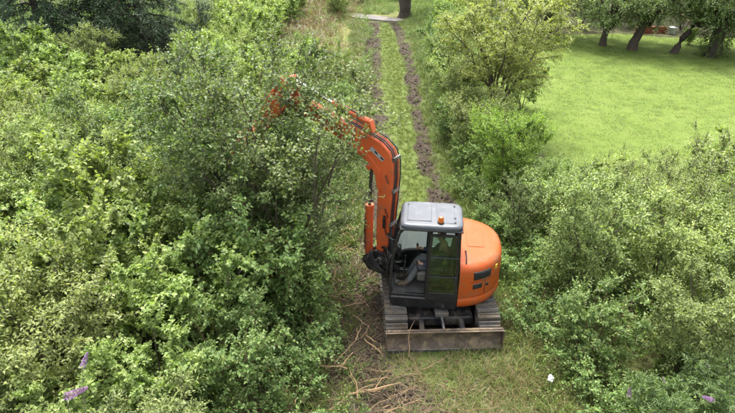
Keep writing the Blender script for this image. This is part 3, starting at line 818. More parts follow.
def weed(seed, n, L, W, hgt_, rad, mat):
    rng = np.random.default_rng(seed)
    O = np.stack([rng.normal(size=n) * rad * .4, rng.normal(size=n) * rad * .4, np.zeros(n)], -1)
    D = unit(np.stack([rng.normal(size=n) * .45, rng.normal(size=n) * .45, np.ones(n)], -1)); Ln = hgt_ * (.5 + .6 * rng.random(n))
    LV, LT, LA = twig_leaves(rng, O, D, Ln, 11, L, W, 1.0, .1, .45, .3, pair=True)
    V2, Q2 = tubes_np([(np.stack([O[i], O[i] + D[i] * Ln[i]]), np.array([.004, .002])) for i in range(n)], 3)
    T2 = np.concatenate([Q2[:, [0, 1, 2]], Q2[:, [0, 2, 3]]])
    me = np_mesh('weed', np.concatenate([LV, V2]), np.concatenate([LT, T2 + len(LV)]), {'var': np.concatenate([LA, np.full(len(V2), .4)])}); me.materials.append(M[mat])
    return bpy.data.objects.new('weed_source', me)

def scatter(name, srcs, P, rot, scl, ids, label=None, cat=None, mat=None):
    c = bpy.data.collections.new(name + '_sources')
    for i, o in enumerate(srcs):
        o.name = '%s_%02d' % (name + '_source', i); c.objects.link(o)
    me = bpy.data.meshes.new(name); me.vertices.add(len(P)); me.vertices.foreach_set('co', np.asarray(P, np.float32).ravel())
    a = me.attributes.new('rot', 'FLOAT_VECTOR', 'POINT'); a.data.foreach_set('vector', np.asarray(rot, np.float32).ravel())
    a = me.attributes.new('scl', 'FLOAT', 'POINT'); a.data.foreach_set('value', np.asarray(scl, np.float32))
    a = me.attributes.new('pick', 'INT', 'POINT'); a.data.foreach_set('value', np.asarray(ids, np.int32))
    o = link_mesh(name, me, mat)
    ng = bpy.data.node_groups.new(name, 'GeometryNodeTree')
    ng.interface.new_socket('Geometry', in_out='INPUT', socket_type='NodeSocketGeometry')
    ng.interface.new_socket('Geometry', in_out='OUTPUT', socket_type='NodeSocketGeometry')
    gi = ng.nodes.new('NodeGroupInput'); go = ng.nodes.new('NodeGroupOutput')
    ip = ng.nodes.new('GeometryNodeInstanceOnPoints'); ci = ng.nodes.new('GeometryNodeCollectionInfo')
    ci.inputs['Collection'].default_value = c; ci.inputs['Separate Children'].default_value = True; ci.inputs['Reset Children'].default_value = True
    ip.inputs['Pick Instance'].default_value = True
    def na(n, t):
        x = ng.nodes.new('GeometryNodeInputNamedAttribute'); x.data_type = t; x.inputs['Name'].default_value = n; return x.outputs[0]
    L = ng.links.new
    L(gi.outputs[0], ip.inputs['Points']); L(ci.outputs[0], ip.inputs['Instance'])
    L(na('pick', 'INT'), ip.inputs['Instance Index']); L(na('rot', 'FLOAT_VECTOR'), ip.inputs['Rotation']); L(na('scl', 'FLOAT'), ip.inputs['Scale'])
    L(ip.outputs[0], go.inputs[0])
    o.modifiers.new('scatter', 'NODES').node_group = ng
    tag(o, label, cat, kind='stuff')
    return o

rg = np.random.default_rng(77)
def pts_in(n, x0, x1, y0, y1, keep, ypow=1.0):
    x = x0 + (x1 - x0) * rg.random(n); y = y0 + (y1 - y0) * rg.random(n) ** ypow
    k = rg.random(n) < keep(x, y)
    k &= np.abs(x) < .80 * y + 2.5
    return x[k], y[k]
def finish(x, y, tilt=.15):
    n = len(x)
    return np.stack([x, y, hgt(x, y)], -1), np.stack([rg.normal(size=n) * tilt, rg.normal(size=n) * tilt, rg.random(n) * 6.28], -1)
def under_machine(x, y):
    return (np.abs(x - 1.5) < 1.2) & (y > 7.85) & (y < 11.05)

# lane: short grass on the middle strip, longer on the verges
def k_lane(x, y):
    d = dirt_at(x, y)
    le, re = lane_edges(y)
    return np.where(under_machine(x, y), 0, np.clip(1.05 - 1.45 * d, .04, 1)) * (x > le - .6) * (x < re + 1.3) * (y < 41.5) * (1 - .35 * np.exp(-((x + .4) / .7) ** 2 - ((y - 10) / 3.0) ** 2)) * np.where((y < 8.3) & (x < 1.6), np.clip(.30 + .9 * vnoise(x * 1.6, y * 1.6, 31), 0, 1) * .75, 1)
x, y = pts_in(46000, -1.8, 5.2, 1.5, 42, k_lane, 1.4)
P, rt = finish(x, y)
mid = np.abs(x - LANE_X) < .75
verge = np.abs(x - LANE_X - .1) > 1.55
far = y > 10.5
ids = np.where(mid & far, rg.integers(0, 2, len(x)), np.where(verge, rg.integers(1, 5, len(x)), rg.integers(0, 4, len(x))))
r = rg.random(len(x))
nearz = y < 9.5
ids = np.where((r < np.where(nearz, .40, .07)) & ~(mid & far), 5, ids)
fz = (y < 8.4) & (x < 3.0); r2 = rg.random(len(x))
ids = np.where(fz & (r2 < .38), 6, np.where(fz & (r2 < .70), 7, ids))
scl = (.6 + .7 * rg.random(len(x))) * np.where(mid & far, .75, 1.0) * np.where(verge, 1.1, .85)
gsrc = [blades(1, 16, .10, .13, .010, .55, 'l_lane'), blades(2, 16, .11, .17, .010, .6, 'l_lane'), blades(3, 18, .12, .26, .011, .6, 'l_grass', .8), blades(4, 18, .13, .34, .012, .55, 'l_grass', .9), blades(5, 14, .12, .40, .010, .45, 'l_grass', .7), blades(6, 14, .14, .30, .009, .95, 'l_dry', .6), blades(7, 18, .16, .30, .009, 1.35, 'l_grass', .3), blades(8, 18, .18, .30, .008, 1.4, 'l_dry', .3)]
scatter('lane_grass', gsrc, P, rt, scl, ids, 'green and straw grass growing along and between the lane ruts', 'grass')

# lawn: fine short turf
x, y = pts_in(26000, 4.6, 30, 9, 37, lambda x, y: lawn_mask(x, y) * 1.0)
P, rt = finish(x, y)
scatter('lawn_grass', [blades(11, 22, .24, .036, .014, .8, 'l_lawn'), blades(12, 22, .26, .042, .014, .9, 'l_lawn'), blades(13, 18, .26, .05, .013, .9, 'l_lawn')], P, rt, .8 + .5 * rg.random(len(x)), np.minimum(rg.integers(0, 9, len(x)) // 4, 2), 'short mown turf of the lawn', 'grass')

# verge weeds and undergrowth
def k_under(x, y):
    le, re = lane_edges(y)
    left = (x < le + .75)
    right = (x > re - .15) & ~lawn_mask(x, y)
    brash = np.exp(-((x + .5) / .7) ** 2 - ((y - 9.5) / 3.2) ** 2)
    return np.clip(left * .95 + right * .95, 0, 1) * (1 - .45 * brash)
x, y = pts_in(17000, -30, 9, 1.5, 48, k_under, 1.6)
P, rt = finish(x, y, .2)
xf, yf_ = pts_in(3800, -14, 10, 40.5, 58, lambda x, y: ((y > 44.6) | (x < -1.8) | (x > 3.0)) * 1.0)
x = np.concatenate([x, xf]); y = np.concatenate([y, yf_]); P, rt = finish(x, y, .2)
dryz = (x > -6) & (x < -.3) & (y > 25)
ids = rg.integers(0, 4, len(x)); r = rg.random(len(x))
ids = np.where(dryz, np.where(r < .45, 6, np.where(r < .62, 7, np.where(r < .75, 5, 0))), ids)
ids = np.where(~dryz & (r < .22), 4, ids)
ids = np.where(~dryz & (r > .93), 5, ids)
edge = (x > -2.2) & (x < 4.2)
scl = (.75 + .7 * rg.random(len(x))) * np.where(edge, .85, 1.25)
usrc = [weed(21, 7, .075, .05, .45, .3, 'l_bram'), weed(22, 8, .065, .04, .55, .3, 'l_dog'), weed(23, 8, .062, .036, .55, .3, 'l_maple'), weed(24, 7, .06, .045, .4, .35, 'l_haw'), blades(25, 16, .15, .5, .012, .5, 'l_grass', .8), blades(26, 14, .15, .42, .010, .7, 'l_dry', .7), blades(27, 26, .3, .5, .016, .6, 'l_dry', .7), weed(28, 7, .05, .03, .5, .3, 'l_red')]
scatter('undergrowth', usrc, P, rt, scl, ids, 'low weeds and nettles covering the ground under the bushes', 'undergrowth')

# ------------------------------------------------------------------ brash left by the cutter
def chipm(seed, L, W):
    rng = np.random.default_rng(seed); mb = MB()
    mb.tube([(-L / 2, 0, .006), (rng.normal() * .02, rng.normal() * .02, .012), (L / 2, 0, .004)], [W * .6, W, W * .3], 4)
    me = bpy.data.meshes.new('chip'); me.from_pydata(mb.v, [], mb.f); me.materials.append(M['chip'])
    return bpy.data.objects.new('chip_source', me)
def k_chip(x, y):
    a = np.exp(-((x + .35) / .8) ** 2 - ((y - 9.2) / 3.2) ** 2); b = np.exp(-((x - .7) / 1.3) ** 2 - ((y - 6.7) / .7) ** 2)
    return np.where(under_machine(x, y), 0, np.clip(a + b, 0, 1))
x, y = pts_in(12000, -2.4, 3.4, 5.2, 13, k_chip)
P, rt = finish(x, y, .25)
scatter('wood_chips', [chipm(1, .16, .010), chipm(2, .09, .012), chipm(3, .28, .008), chipm(4, .20, .013)], P, rt, .6 + .8 * rg.random(len(x)), rg.integers(0, 4, len(x)), 'splintered wood chips strewn beside and before the blade', 'wood chips')

def clod(seed, r):
    bm = bmesh.new(); bmesh.ops.create_icosphere(bm, subdivisions=1, radius=r); rng = np.random.default_rng(seed)
    for v in bm.verts: v.co *= .65 + .6 * rng.random(); v.co.z *= .6
    me = bpy.data.meshes.new('clod'); bm.to_mesh(me); bm.free(); me.materials.append(M['soil']); return bpy.data.objects.new('clod_source', me)
M['soil'] = surf_mat('soil_clod', (.018, .014, .010), (.048, .037, .026), .95, 2, .15, bump=.6, bump_scale=60, co='World')
x, y = pts_in(26000, -1.8, 3.6, 5, 41, lambda x, y: np.where(under_machine(x, y), 0, np.clip(dirt_at(x, y) * 1.1 - .35, 0, 1) * vnoise(x * 1.7, y * 1.7, 51)), 1.5)
P, rt = finish(x, y, .6)
scatter('soil_clods', [clod(1, .05), clod(2, .035), clod(3, .07), clod(4, .025)], P, rt, .5 + .8 * rg.random(len(x)), rg.integers(0, 4, len(x)), 'loose lumps of dark soil in the ruts', 'soil')

def stick(name, p0, az, el, L, r, label, group=None, fork=True, parent=None):
    rs = random.Random(hash((round(p0[0], 3), round(p0[1], 3))) & 0xffff)
    d = Vector((math.cos(az) * math.cos(el), math.sin(az) * math.cos(el), math.sin(el)))
    sd = d.cross(Vector((0, 0, 1))).normalized()
    pts = [Vector((0, 0, 0)) + d * L * t + sd * (rs.uniform(-.06, .06) * L) + Vector((0, 0, rs.uniform(0, .03) * L)) for t in (0, .22, .48, .75, 1)]
    mb = MB().tube(pts, [r, r * .95, r * .8, r * .65, r * .25], 6)
    if fork:
        b = pts[2]; mb.tube([b, b + (d * .5 + sd * rs.choice([-1, 1]) * .45 + Vector((0, 0, .2))) * L * .35, b + (d * .8 + sd * rs.choice([-1, 1]) * .3 + Vector((0, 0, .25))) * L * .5], [r * .5, r * .35, r * .12], 5)
    o = mb.build(name, M['stick'], smooth=True)
    o.location = p0
    tag(o, label, 'branch', group)
    return o
rs = random.Random(3)
LB = 'pale cut stick lying in the brash left of the tracks'
for i in range(60):
    x = -.55 + rs.gauss(0, .38); y = rs.uniform(6.6, 13.2)
    if x > .18: x = -.2
    L = rs.uniform(.25, .75)
    stick('cut_branch', (x, y, hz(x, y) + .08 + rs.random() * .18), rs.uniform(0, 6.28), rs.uniform(-.05, .55), L, rs.uniform(.007, .017), LB, 'cut sticks left of the tracks', rs.random() < .5) if y < 11 or x < .0 else None
LB = 'pale cut stick lying on the churned ground before the blade'
for i in range(26):
    x = .45 + rs.gauss(0, .75); y = rs.uniform(6.2, 7.5)
    L = rs.uniform(.3, .9)
    stick('cut_branch', (x, y, hz(x, y) + .05 + .09 * rs.random()), rs.uniform(-.5, .7) + (3.14 if rs.random() < .5 else 0), rs.uniform(-.02, .25), L * .75, rs.uniform(.005, .011), LB, 'cut sticks before the blade', rs.random() < .5)
LB = 'pale splintered stem standing among the brambles behind the boom'
for i in range(9):
    x = rs.uniform(-1.3, -.3); y = rs.uniform(11.5, 15.0)
    stick('cut_branch', (x, y, hz(x, y)), rs.uniform(0, 6.28), rs.uniform(.7, 1.4), rs.uniform(.5, 1.1), rs.uniform(.014, .026), LB, 'splintered stems behind the boom', False)
log = stick('log', (-.35, 6.85, hz(-.3, 6.9) + .05), .22, .02, 1.0, .026, 'long brown bent stem on the ground at bottom centre', fork=True)
o = stick('cut_branch', (.78, 7.72, .06), 1.2, 1.18, .75, .013, 'bent pale stick leaning against the blade face', fork=False)

# crumpled litter in the grass
bm = bmesh.new(); bmesh.ops.create_icosphere(bm, subdivisions=3, radius=.075)
rs2 = np.random.default_rng(2)
for v in bm.verts:
    k = .65 + .6 * float(vnoise(v.co.x * 22 + 9, v.co.y * 22 + v.co.z * 17 + 5, 33)); v.co *= k; v.co.z *= .6; v.co.x *= .85
me = bpy.data.meshes.new('plastic_bag'); bm.to_mesh(me); bm.free()
bag = link_mesh('plastic_bag', me, M['litter']); bag.location = (3.36, 6.95, hz(3.36, 6.95) + .28)
tag(bag, 'crumpled white plastic bag caught in the weeds at lower right', 'litter')

# ------------------------------------------------------------------ excavator
CX, CY = 1.48, 9.55
EXR = R(2.0)
EX = empty('excavator', (CX, CY, 0), EXR)
tag(EX, 'orange tracked excavator with black cab, boom reaching into the thicket', 'excavator')
UA = R(174) - EXR
UPX = Matrix.Rotation(UA, 4, 'Z')           # upper structure: x forward, y machine left, z up

# --- tracks
TL, TH_, TW = 2.86, .64, .45
def stadium(n):
    rr = TH_ / 2 - .03; st = TL - 2 * rr - .06; per = 2 * st + 2 * math.pi * rr; out = []
    for i in range(n):
        s = per * i / n
        if s < st: out.append((-st / 2 + s, rr, 0.0))
        elif s < st + math.pi * rr: a = (s - st) / rr; out.append((st / 2 + rr * math.sin(a), rr * math.cos(a), -a))
        elif s < 2 * st + math.pi * rr: out.append((st / 2 - (s - st - math.pi * rr), -rr, -math.pi))
        else: a = (s - 2 * st - math.pi * rr) / rr; out.append((-st / 2 - rr * math.sin(a), -rr * math.cos(a), -math.pi - a))
    return out, rr, st
NS = 40
path, rr, st = stadium(NS)
shoe_me = None
for sx in (-1, 1):
    xo = sx * .94
    poly = [(u, v) for u, v, a in stadium(64)[0]]
    poly = [(u * .975, v * .90) for u, v in poly]
    tr = MB().prism(poly, lambda u, v, w: (xo + w, u, TH_ / 2 + v), -.13, .13).build('track', M['frame_black'], EX)
    for u, v, a in path:
        if shoe_me is None:
            s = MB(); s.box((0, 0, .008), (TW, .128, .022)); s.prism([(-.075, .0), (-.05, .058), (-.03, .058), (-.01, .0)], lambda p, q, w: (w, p, q), -TW / 2 + .01, TW / 2 - .01)
            s.prism([(.02, .0), (.035, .036), (.05, .036), (.065, .0)], lambda p, q, w: (w, p, q), -TW / 2 + .01, TW / 2 - .01)
            so = s.build('track_shoe', M['shoe'], tr); shoe_me = so.data
        else:
            so = link_mesh('track_shoe', shoe_me, None, tr)
        so.location = (xo, u, TH_ / 2 + v); so.rotation_euler = (a + rs.uniform(-.03, .03), 0, 0)
    fr = MB(); fr.box((xo, 0, .34), (.30, 1.9, .24)); fr.build('track_frame', M['frame_black'], EX, bevel=.03)
    for yy, nm in ((-st / 2, 'idler'), (st / 2, 'sprocket')):
        w = MB(); w.cyl((xo - .19, yy, TH_ / 2), (xo + .19, yy, TH_ / 2), rr * .86, n=20); w.cyl((xo - .215, yy, TH_ / 2), (xo + .215, yy, TH_ / 2), .11, n=16); w.build(nm, M['shoe'], tr, bevel=.01)
    for yy in (-.75, -.38, 0, .38, .75):
        MB().cyl((xo - .16, yy, .14), (xo + .16, yy, .14), .085, n=14).build('roller', M['shoe'], tr, bevel=.01)
mb = MB(); mb.box((0, 0, .46), (1.5, 1.25, .22)); mb.box((0, -.02, .30), (1.36, 2.15, .22)); mb.box((0, .55, .40), (1.55, .3, .18)); mb.box((0, -.55, .40), (1.55, .3, .18))  # real frame, plus a long low box added to keep the belly dark
mb.build('undercarriage_frame', M['frame_black'], EX, bevel=.03)
MB().cyl((0, 0, .56), (0, 0, .74), .52, n=40).build('slew_ring', M['frame_black'], EX, bevel=.015)

# --- blade (faces the camera)
BY = -1.62
prof = [(.0, .02), (-.035, .08), (.03, .16), (.065, .26), (.06, .36), (.02, .46), (-.035, .52)]
back = [(u + .045, v) for u, v in reversed(prof)]
bl = MB().prism(prof + back, lambda u, v, w: (w, BY + u, v), -1.15, 1.15).build('dozer_blade', M['blade'], EX, bevel=.006)
for sx in (-1, 1):
    MB().prism([(-.05, .015), (-.045, .525), (.10, .49), (.15, .30), (.13, .05)], lambda u, v, w: (w + sx * 1.163, BY + u, v), -.013, .013).build('end_plate', M['blade'], bl, bevel=.004)
MB().box((0, BY - .015, .045), (2.29, .03, .085), Matrix.Rotation(.2, 3, 'X')).build('cutting_edge', M['steel'], bl, bevel=.005)
MB().box((0, BY + .035, .528), (2.3, .055, .025)).build('top_rail', M['blade'], bl, bevel=.008)
for sx in (-1, 1):
    MB().bar((sx * .42, BY + .08, .24), (sx * .40, -.55, .42), .10, .15).build('blade_arm', M['frame_black'], EX, bevel=.015)
bc = MB().cyl((0, -1.10, .50), (0, -.45, .58), .075, n=16).build('blade_cylinder', M['cab_grey'], EX, bevel=.01)
MB().cyl((0, BY + .1, .42), (0, -1.1, .50), .036, n=12).build('rod', M['chrome'], bc)
MB().box((0, -1.02, .55), (.28, .34, .10)).build('cylinder_guard', M['shoe'], bc, bevel=.02)

# --- upper structure
# --- upper structure helpers
def superell(n, ax, ay, ex, a0=0, a1=2 * math.pi, grow_=0.0):
    out = []
    for i in range(n):
        a = a0 + (a1 - a0) * i / (n - 1); c, s_ = math.cos(a), math.sin(a)
        out.append(((ax + grow_) * math.copysign(abs(c) ** (2 / ex), c), (ay + grow_) * math.copysign(abs(s_) ** (2 / ex), s_)))
    return out
TX, TY, TE = 1.36, 1.13, 2.5
rear = [(u, v if v > 0 else v * .86) for u, v in superell(41, TX, TY, TE, R(113), R(247))]
deck = [(.98, -1.06), (1.0, -.7), (.90, .95), (.85, 1.07), (-.45, 1.09)] + [p for p in superell(31, TX - .03, TY - .03, TE, R(112), R(248))]
deck_o = MB().prism(deck, lambda u, v, w: (u, v, w), .70, .84).build('deck', M['black'], EX, UPX, bevel=.03)
# black sill under the cab with a chamfered lower edge
sill = MB().prism([(.74, .64), (.90, .72), (.94, .86), (.90, .92), (-.44, .92), (-.44, .66)], lambda u, v, w: (u, w, v), .15, 1.115)
sill.build('cab_sill', M['black'], EX, UPX, bevel=.025)
# orange hood and counterweight
def hood(rows, pts):
    mb = MB(); n = len(pts); vs = []
    for z, k in rows:
        for (u, v) in pts:
            cu, cv = -.45, 0.0
            vs.append((cu + (u - cu) * k, v * (k if abs(v) > 0 else 1), z))
    fs = [(r_ * n + i, r_ * n + i + 1, (r_ + 1) * n + i + 1, (r_ + 1) * n + i) for r_ in range(len(rows) - 1) for i in range(n - 1)]
    m = len(rows)
    fs += [tuple(range((m - 1) * n, m * n)), tuple(range(n - 1, -1, -1))]
    fs += [tuple([r_ * n, (r_ + 1) * n, (r_ + 1) * n + n - 1, r_ * n + n - 1]) for r_ in range(m - 1)]
    return mb.add(vs, fs)
pts = [(-.445, 1.105)] + rear + [(-.445, -.95)]
hd = hood([(.92, .985), (1.0, 1.0), (1.45, 1.0), (1.56, .99), (1.64, .965), (1.69, .92), (1.715, .85), (1.722, .70)], pts).build('engine_hood', M['orange'], EX, UPX, smooth=True)
cw = hood([(.69, .955), (.74, .99), (.80, 1.012), (.90, 1.012), (.93, .995)], pts).build('counterweight', M['orange'], EX, UPX, smooth=True)
# black louvred openings on the near rear quarter, laid on the curve
def on_rear(a, grow_): 
    c, s_ = math.cos(a), math.sin(a)
    return ((TX + grow_) * math.copysign(abs(c) ** (2 / TE), c), (TY + grow_) * math.copysign(abs(s_) ** (2 / TE), s_))
def curved_panel(a0, a1, z0, z1, g0, g1, n=8):
    mb = MB(); o_ = [on_rear(a0 + (a1 - a0) * i / n, g1) for i in range(n + 1)]; i_ = [on_rear(a0 + (a1 - a0) * i / n, g0) for i in range(n, -1, -1)]
    return mb.prism(o_ + i_, lambda u, v, w: (u, v, w), z0, z1)
for z0, z1, a1 in ((1.36, 1.56, 139), (1.14, 1.28, 128)):
    vp = curved_panel(R(117), R(a1), z0, z1, -.03, .006).build('vent', M['black'], hd, UPX, bevel=.02)
    for k in range(3 if z1 > 1.5 else 2):
        zc = z0 + (z1 - z0) * (k + .7) / (3.4 if z1 > 1.5 else 2.4)
        curved_panel(R(118.5), R(a1 - 1.5), zc - .008, zc + .008, 0, .013).build('louvre', M['rubber'], vp, UPX)
curved_panel(R(131), R(131.6), .98, 1.34, -.02, .004).build('panel_seam', M['rubber'], hd, UPX)
curved_panel(R(114), R(150), 1.325, 1.333, -.02, .003).build('panel_seam', M['rubber'], hd, UPX)
curved_panel(R(133), R(136), 1.16, 1.22, -.01, .012).build('latch', M['black'], hd, UPX, bevel=.006)
curved_panel(R(146), R(150), 1.46, 1.55, -.01, .004).build('warning_decal', M['decal_yellow'], hd, UPX)
mb = MB(); mb.box((-.78, .1, 1.727), (.34, .5, .012)); mb.build('hood_panel', M['orange'], hd, UPX, bevel=.005)
MB().tube(bez((-.56, .95, 1.70), (-.56, .95, 1.86), (-.56, .55, 1.86), (-.56, .55, 1.71), 8), .013, 6).build('grab_rail', M['black'], hd, UPX, smooth=True)
# off-side tank housing beyond the cab
side = MB().prism([(.92, .84), (.98, 1.0), (.90, 1.28), (.62, 1.42), (-.44, 1.56), (-.44, .84)], lambda u, v, w: (u, w, v), -1.08, .12).build('tank_housing', M['black'], EX, UPX, bevel=.04)
MB().cyl((.3, -.8, 1.42), (.3, -.8, 1.52), .07, n=14).build('filler_cap', M['black'], side, UPX, bevel=.008)

# --- cab: near side y=1.09, far side y=.23
yn, yf = 1.085, .235
cab = MB()
A = [(.90, .92), (.915, 1.25), (.90, 1.65), (.85, 2.05), (.76, 2.42), (.67, 2.53)]       # front pillar line (x,z)
B0, B1 = (.20, .92), (.17, 2.53)
C0, C1 = (-.43, .92), (-.36, 2.53)
def pillar(mb, pts2, y, w, h):
    for p, q in zip(pts2[:-1], pts2[1:]):
        mb.bar((p[0], y, p[1]), (q[0], y, q[1]), w, h)
for y in (yn - .03, yf + .03):
    pillar(cab, A, y, .06, .055)
    pillar(cab, [B0, B1], y, .05, .075)
    pillar(cab, [C0, C1], y, .06, .075)
    cab.bar((.72, y, 2.52), (-.36, y, 2.52), .06, .07)
    cab.bar((.90, y, .94), (-.43, y, .94), .06, .08)
for p in (A[0], A[-1], C0, C1):
    cab.bar((p[0], yf + .03, p[1] + .01), (p[0], yn - .03, p[1] + .01), .06, .06)
cab.prism([(-.44, .92), (-.44, 1.55), (-.40, 1.55), (-.40, .92)], lambda u, v, w: (u, w, v), yf, yn)          # rear lower panel
cab.prism([(-.43, .95), (.17, .95), (.17, 1.28), (-.42, 1.28)], lambda u, v, w: (u, w, v), yf + .005, yf + .03)
cab_o = cab.build('cab', M['black'], EX, UPX, bevel=.008)
# roof: rounded shell with raised panels
rf = MB()
roofp = superell(48, .585, .465, 7)
rows = [(2.525, .985), (2.56, 1.02), (2.60, 1.02), (2.625, .995), (2.64, .95), (2.645, .90)]
vs = [(.165 + u * k, .66 + v * k, z) for z, k in rows for u, v in roofp[:-1]]
n = len(roofp) - 1
fs = [(r_ * n + i, r_ * n + (i + 1) % n, (r_ + 1) * n + (i + 1) % n, (r_ + 1) * n + i) for r_ in range(len(rows) - 1) for i in range(n)] + [tuple(range(n - 1, -1, -1)), tuple(range((len(rows) - 1) * n, len(rows) * n))]
roof_o = rf.add(vs, fs).build('roof', M['roof'], cab_o, UPX, smooth=True)
MB().box((.40, .66, 2.651), (.46, .62, .018)).build('roof_hatch', M['roof'], cab_o, UPX, bevel=.012)
MB().box((-.10, .66, 2.649), (.34, .70, .012)).build('roof_panel', M['roof'], cab_o, UPX, bevel=.01)
MB().box((.155, .66, 2.522), (1.17, .93, .04)).build('roof_rim', M['black'], cab_o, UPX, bevel=.015)
for (u, v) in ((-.27, .98), (-.27, .82), (-.27, .36), (.62, .36)):
    MB().cyl((u, v, 2.64), (u, v, 2.662), .022, n=10).build('roof_bolt', M['rubber'], cab_o, UPX)
bea = MB().cyl((.0, 1.0, 2.645), (.0, 1.0, 2.675), .062, n=18).build('beacon_base', M['rubber'], cab_o, UPX, bevel=.005)
MB().tube([(0, 1.0, 2.672), (0, 1.0, 2.74), (0, 1.0, 2.775), (0, 1.0, 2.79)], [.056, .052, .040, .012], 18).build('beacon', M['beacon'], cab_o, UPX, smooth=True)
# glass
def pane(name, quad, mat, th=.006):
    q = [Vector(p) for p in quad]; nn = (q[1] - q[0]).cross(q[2] - q[0]).normalized() * th
    MB().add([*q, *[p + nn for p in q]], [(0, 1, 2, 3), (7, 6, 5, 4)] + [(i, (i + 1) % 4, 4 + (i + 1) % 4, 4 + i) for i in range(4)]).build(name, mat, cab_o, UPX)
for i in (1, 2, 3):
    pane('windscreen', [(A[i][0], yf + .06, A[i][1]), (A[i][0], yn - .06, A[i][1]), (A[i + 1][0], yn - .06, A[i + 1][1]), (A[i + 1][0], yf + .06, A[i + 1][1])], M['glass'])
pane('lower_windscreen', [(.902, yf + .06, .98), (.902, yn - .06, .98), (.915, yn - .06, 1.24), (.915, yf + .06, 1.24)], M['glass'])
pane('side_window', [(.88, yf + .03, 1.02), (.22, yf + .03, 1.02), (.20, yf + .03, 2.48), (.72, yf + .03, 2.48)], M['glass'])
pane('side_window', [(.15, yf + .03, 1.30), (-.40, yf + .03, 1.30), (-.35, yf + .03, 2.48), (.14, yf + .03, 2.48)], M['glass'])
pane('rear_window', [(-.405, yf + .06, 1.56), (-.405, yn - .06, 1.56), (-.375, yn - .06, 2.48), (-.375, yf + .06, 2.48)], M['glass'])
# door swung back against the rear half of the cab
dy0, dy1 = yn + .035, yn + .075
DP = [(.205, .93), (.20, 2.0), (.17, 2.47), (-.33, 2.47), (-.40, 1.6), (-.43, .93)]
door = MB()
cen = (-.11, 1.7)
inner = [(u + (cen[0] - u) * .16, v + (cen[1] - v) * .055) for u, v in DP]
for i in range(6):
    j = (i + 1) % 6
    door.prism([DP[i], DP[j], inner[j], inner[i]], lambda u, v, w: (u, w, v), dy0, dy1)
door_o = door.build('door', M['black'], cab_o, UPX)
MB().prism(inner, lambda u, v, w: (u, w, v), dy0 + .016, dy0 + .024).build('door_glass', M['glass_door'], cab_o, UPX)
for z, s_ in ((1.96, .008), (1.50, .012)):
    MB().box((-.115, dy1 - .005, z), (.54, .03, s_ * 2)).build('door_rail', M['black'], cab_o, UPX, bevel=.006)
MB().prism([(.17, .95), (.16, 1.10), (-.40, 1.10), (-.41, .95)], lambda u, v, w: (u, w, v), dy0 + .004, dy1 - .008).build('door_kick_panel', M['black'], cab_o, UPX, bevel=.006)
MB().box((-.36, dy1 + .01, 1.46), (.05, .05, .16)).build('door_latch', M['rubber'], cab_o, UPX, bevel=.01)
# wiper, mirror arm, grab handle
MB().tube([(.935, .75, 1.3), (.925, .70, 1.65), (.88, .68, 2.0)], .012, 6).build('wiper', M['rubber'], cab_o, UPX)
MB().tube(bez((.93, yn - .03, 1.15), (1.03, yn + .01, 1.2), (1.0, yn + .01, 1.85), (.89, yn - .03, 1.9), 10), .014, 7).build('grab_handle', M['black'], cab_o, UPX, smooth=True)
mi = MB().tube([(.91, yf + .02, 1.7), (1.08, yf - .10, 1.76), (1.12, yf - .12, 1.95)], .012, 6).build('mirror_arm', M['black'], cab_o, UPX)
MB().box((1.13, yf - .13, 2.06), (.05, .16, .26)).build('mirror', M['black'], cab_o, UPX, bevel=.02)
# interior
MB().box((.23, .66, .945), (1.26, .78, .03)).build('cab_floor', M['cab_grey'], cab_o, UPX)
seat = MB(); seat.box((-.08, .66, 1.10), (.40, .42, .26)); seat.build('seat_base', M['rubber'], cab_o, UPX, bevel=.02)
MB().box((-.06, .66, 1.30), (.50, .50, .13)).build('seat_cushion', M['seat'], cab_o, UPX, bevel=.05, seg=3)
MB().box((-.31, .66, 1.66), (.12, .48, .66), Matrix.Rotation(-.12, 3, 'Y')).build('seat_back', M['seat'], cab_o, UPX, bevel=.05, seg=3)
for y_ in (.36, .96):
    MB().box((.16, y_, 1.36), (.46, .11, .20)).build('console', M['cab_grey'], cab_o, UPX, bevel=.03)
    MB().tube([(.36, y_, 1.46), (.39, y_, 1.56), (.40, y_, 1.63)], [.028, .014, .014], 8).build('lever_shaft', M['rubber'], cab_o, UPX)
    MB().tube([(.40, y_, 1.63), (.405, y_, 1.68), (.41, y_, 1.74)], [.020, .026, .018], 10).build('lever_grip', M['rubber'], cab_o, UPX)
for y_ in (.56, .76):
    MB().tube([(.62, y_, .96), (.66, y_, 1.25), (.64, y_, 1.55)], .016, 7).build('travel_lever', M['rubber'], cab_o, UPX)
    MB().box((.72, y_, 1.0), (.22, .11, .02), Matrix.Rotation(-.35, 3, 'Y')).build('pedal', M['steel'], cab_o, UPX)
MB().box((.78, .34, 1.52), (.08, .16, .24)).build('monitor', M['rubber'], cab_o, UPX, bevel=.02)

# --- boom, in its own vertical plane
BA = R(145) - EXR; BO = Matrix.Rotation(-EXR, 3, 'Z') @ Vector((.36 - CX, 9.75 - CY, 0)); BU = Vector((math.cos(BA), math.sin(BA), 0)); BN = Vector((-math.sin(BA), math.cos(BA), 0))
def bp(s_, z, w=0.0): return BO + BU * s_ + Vector((0, 0, z)) + BN * w
def bprism(poly, a, b): return MB().prism(poly, lambda u, v, w: bp(u, v, w), a, b)
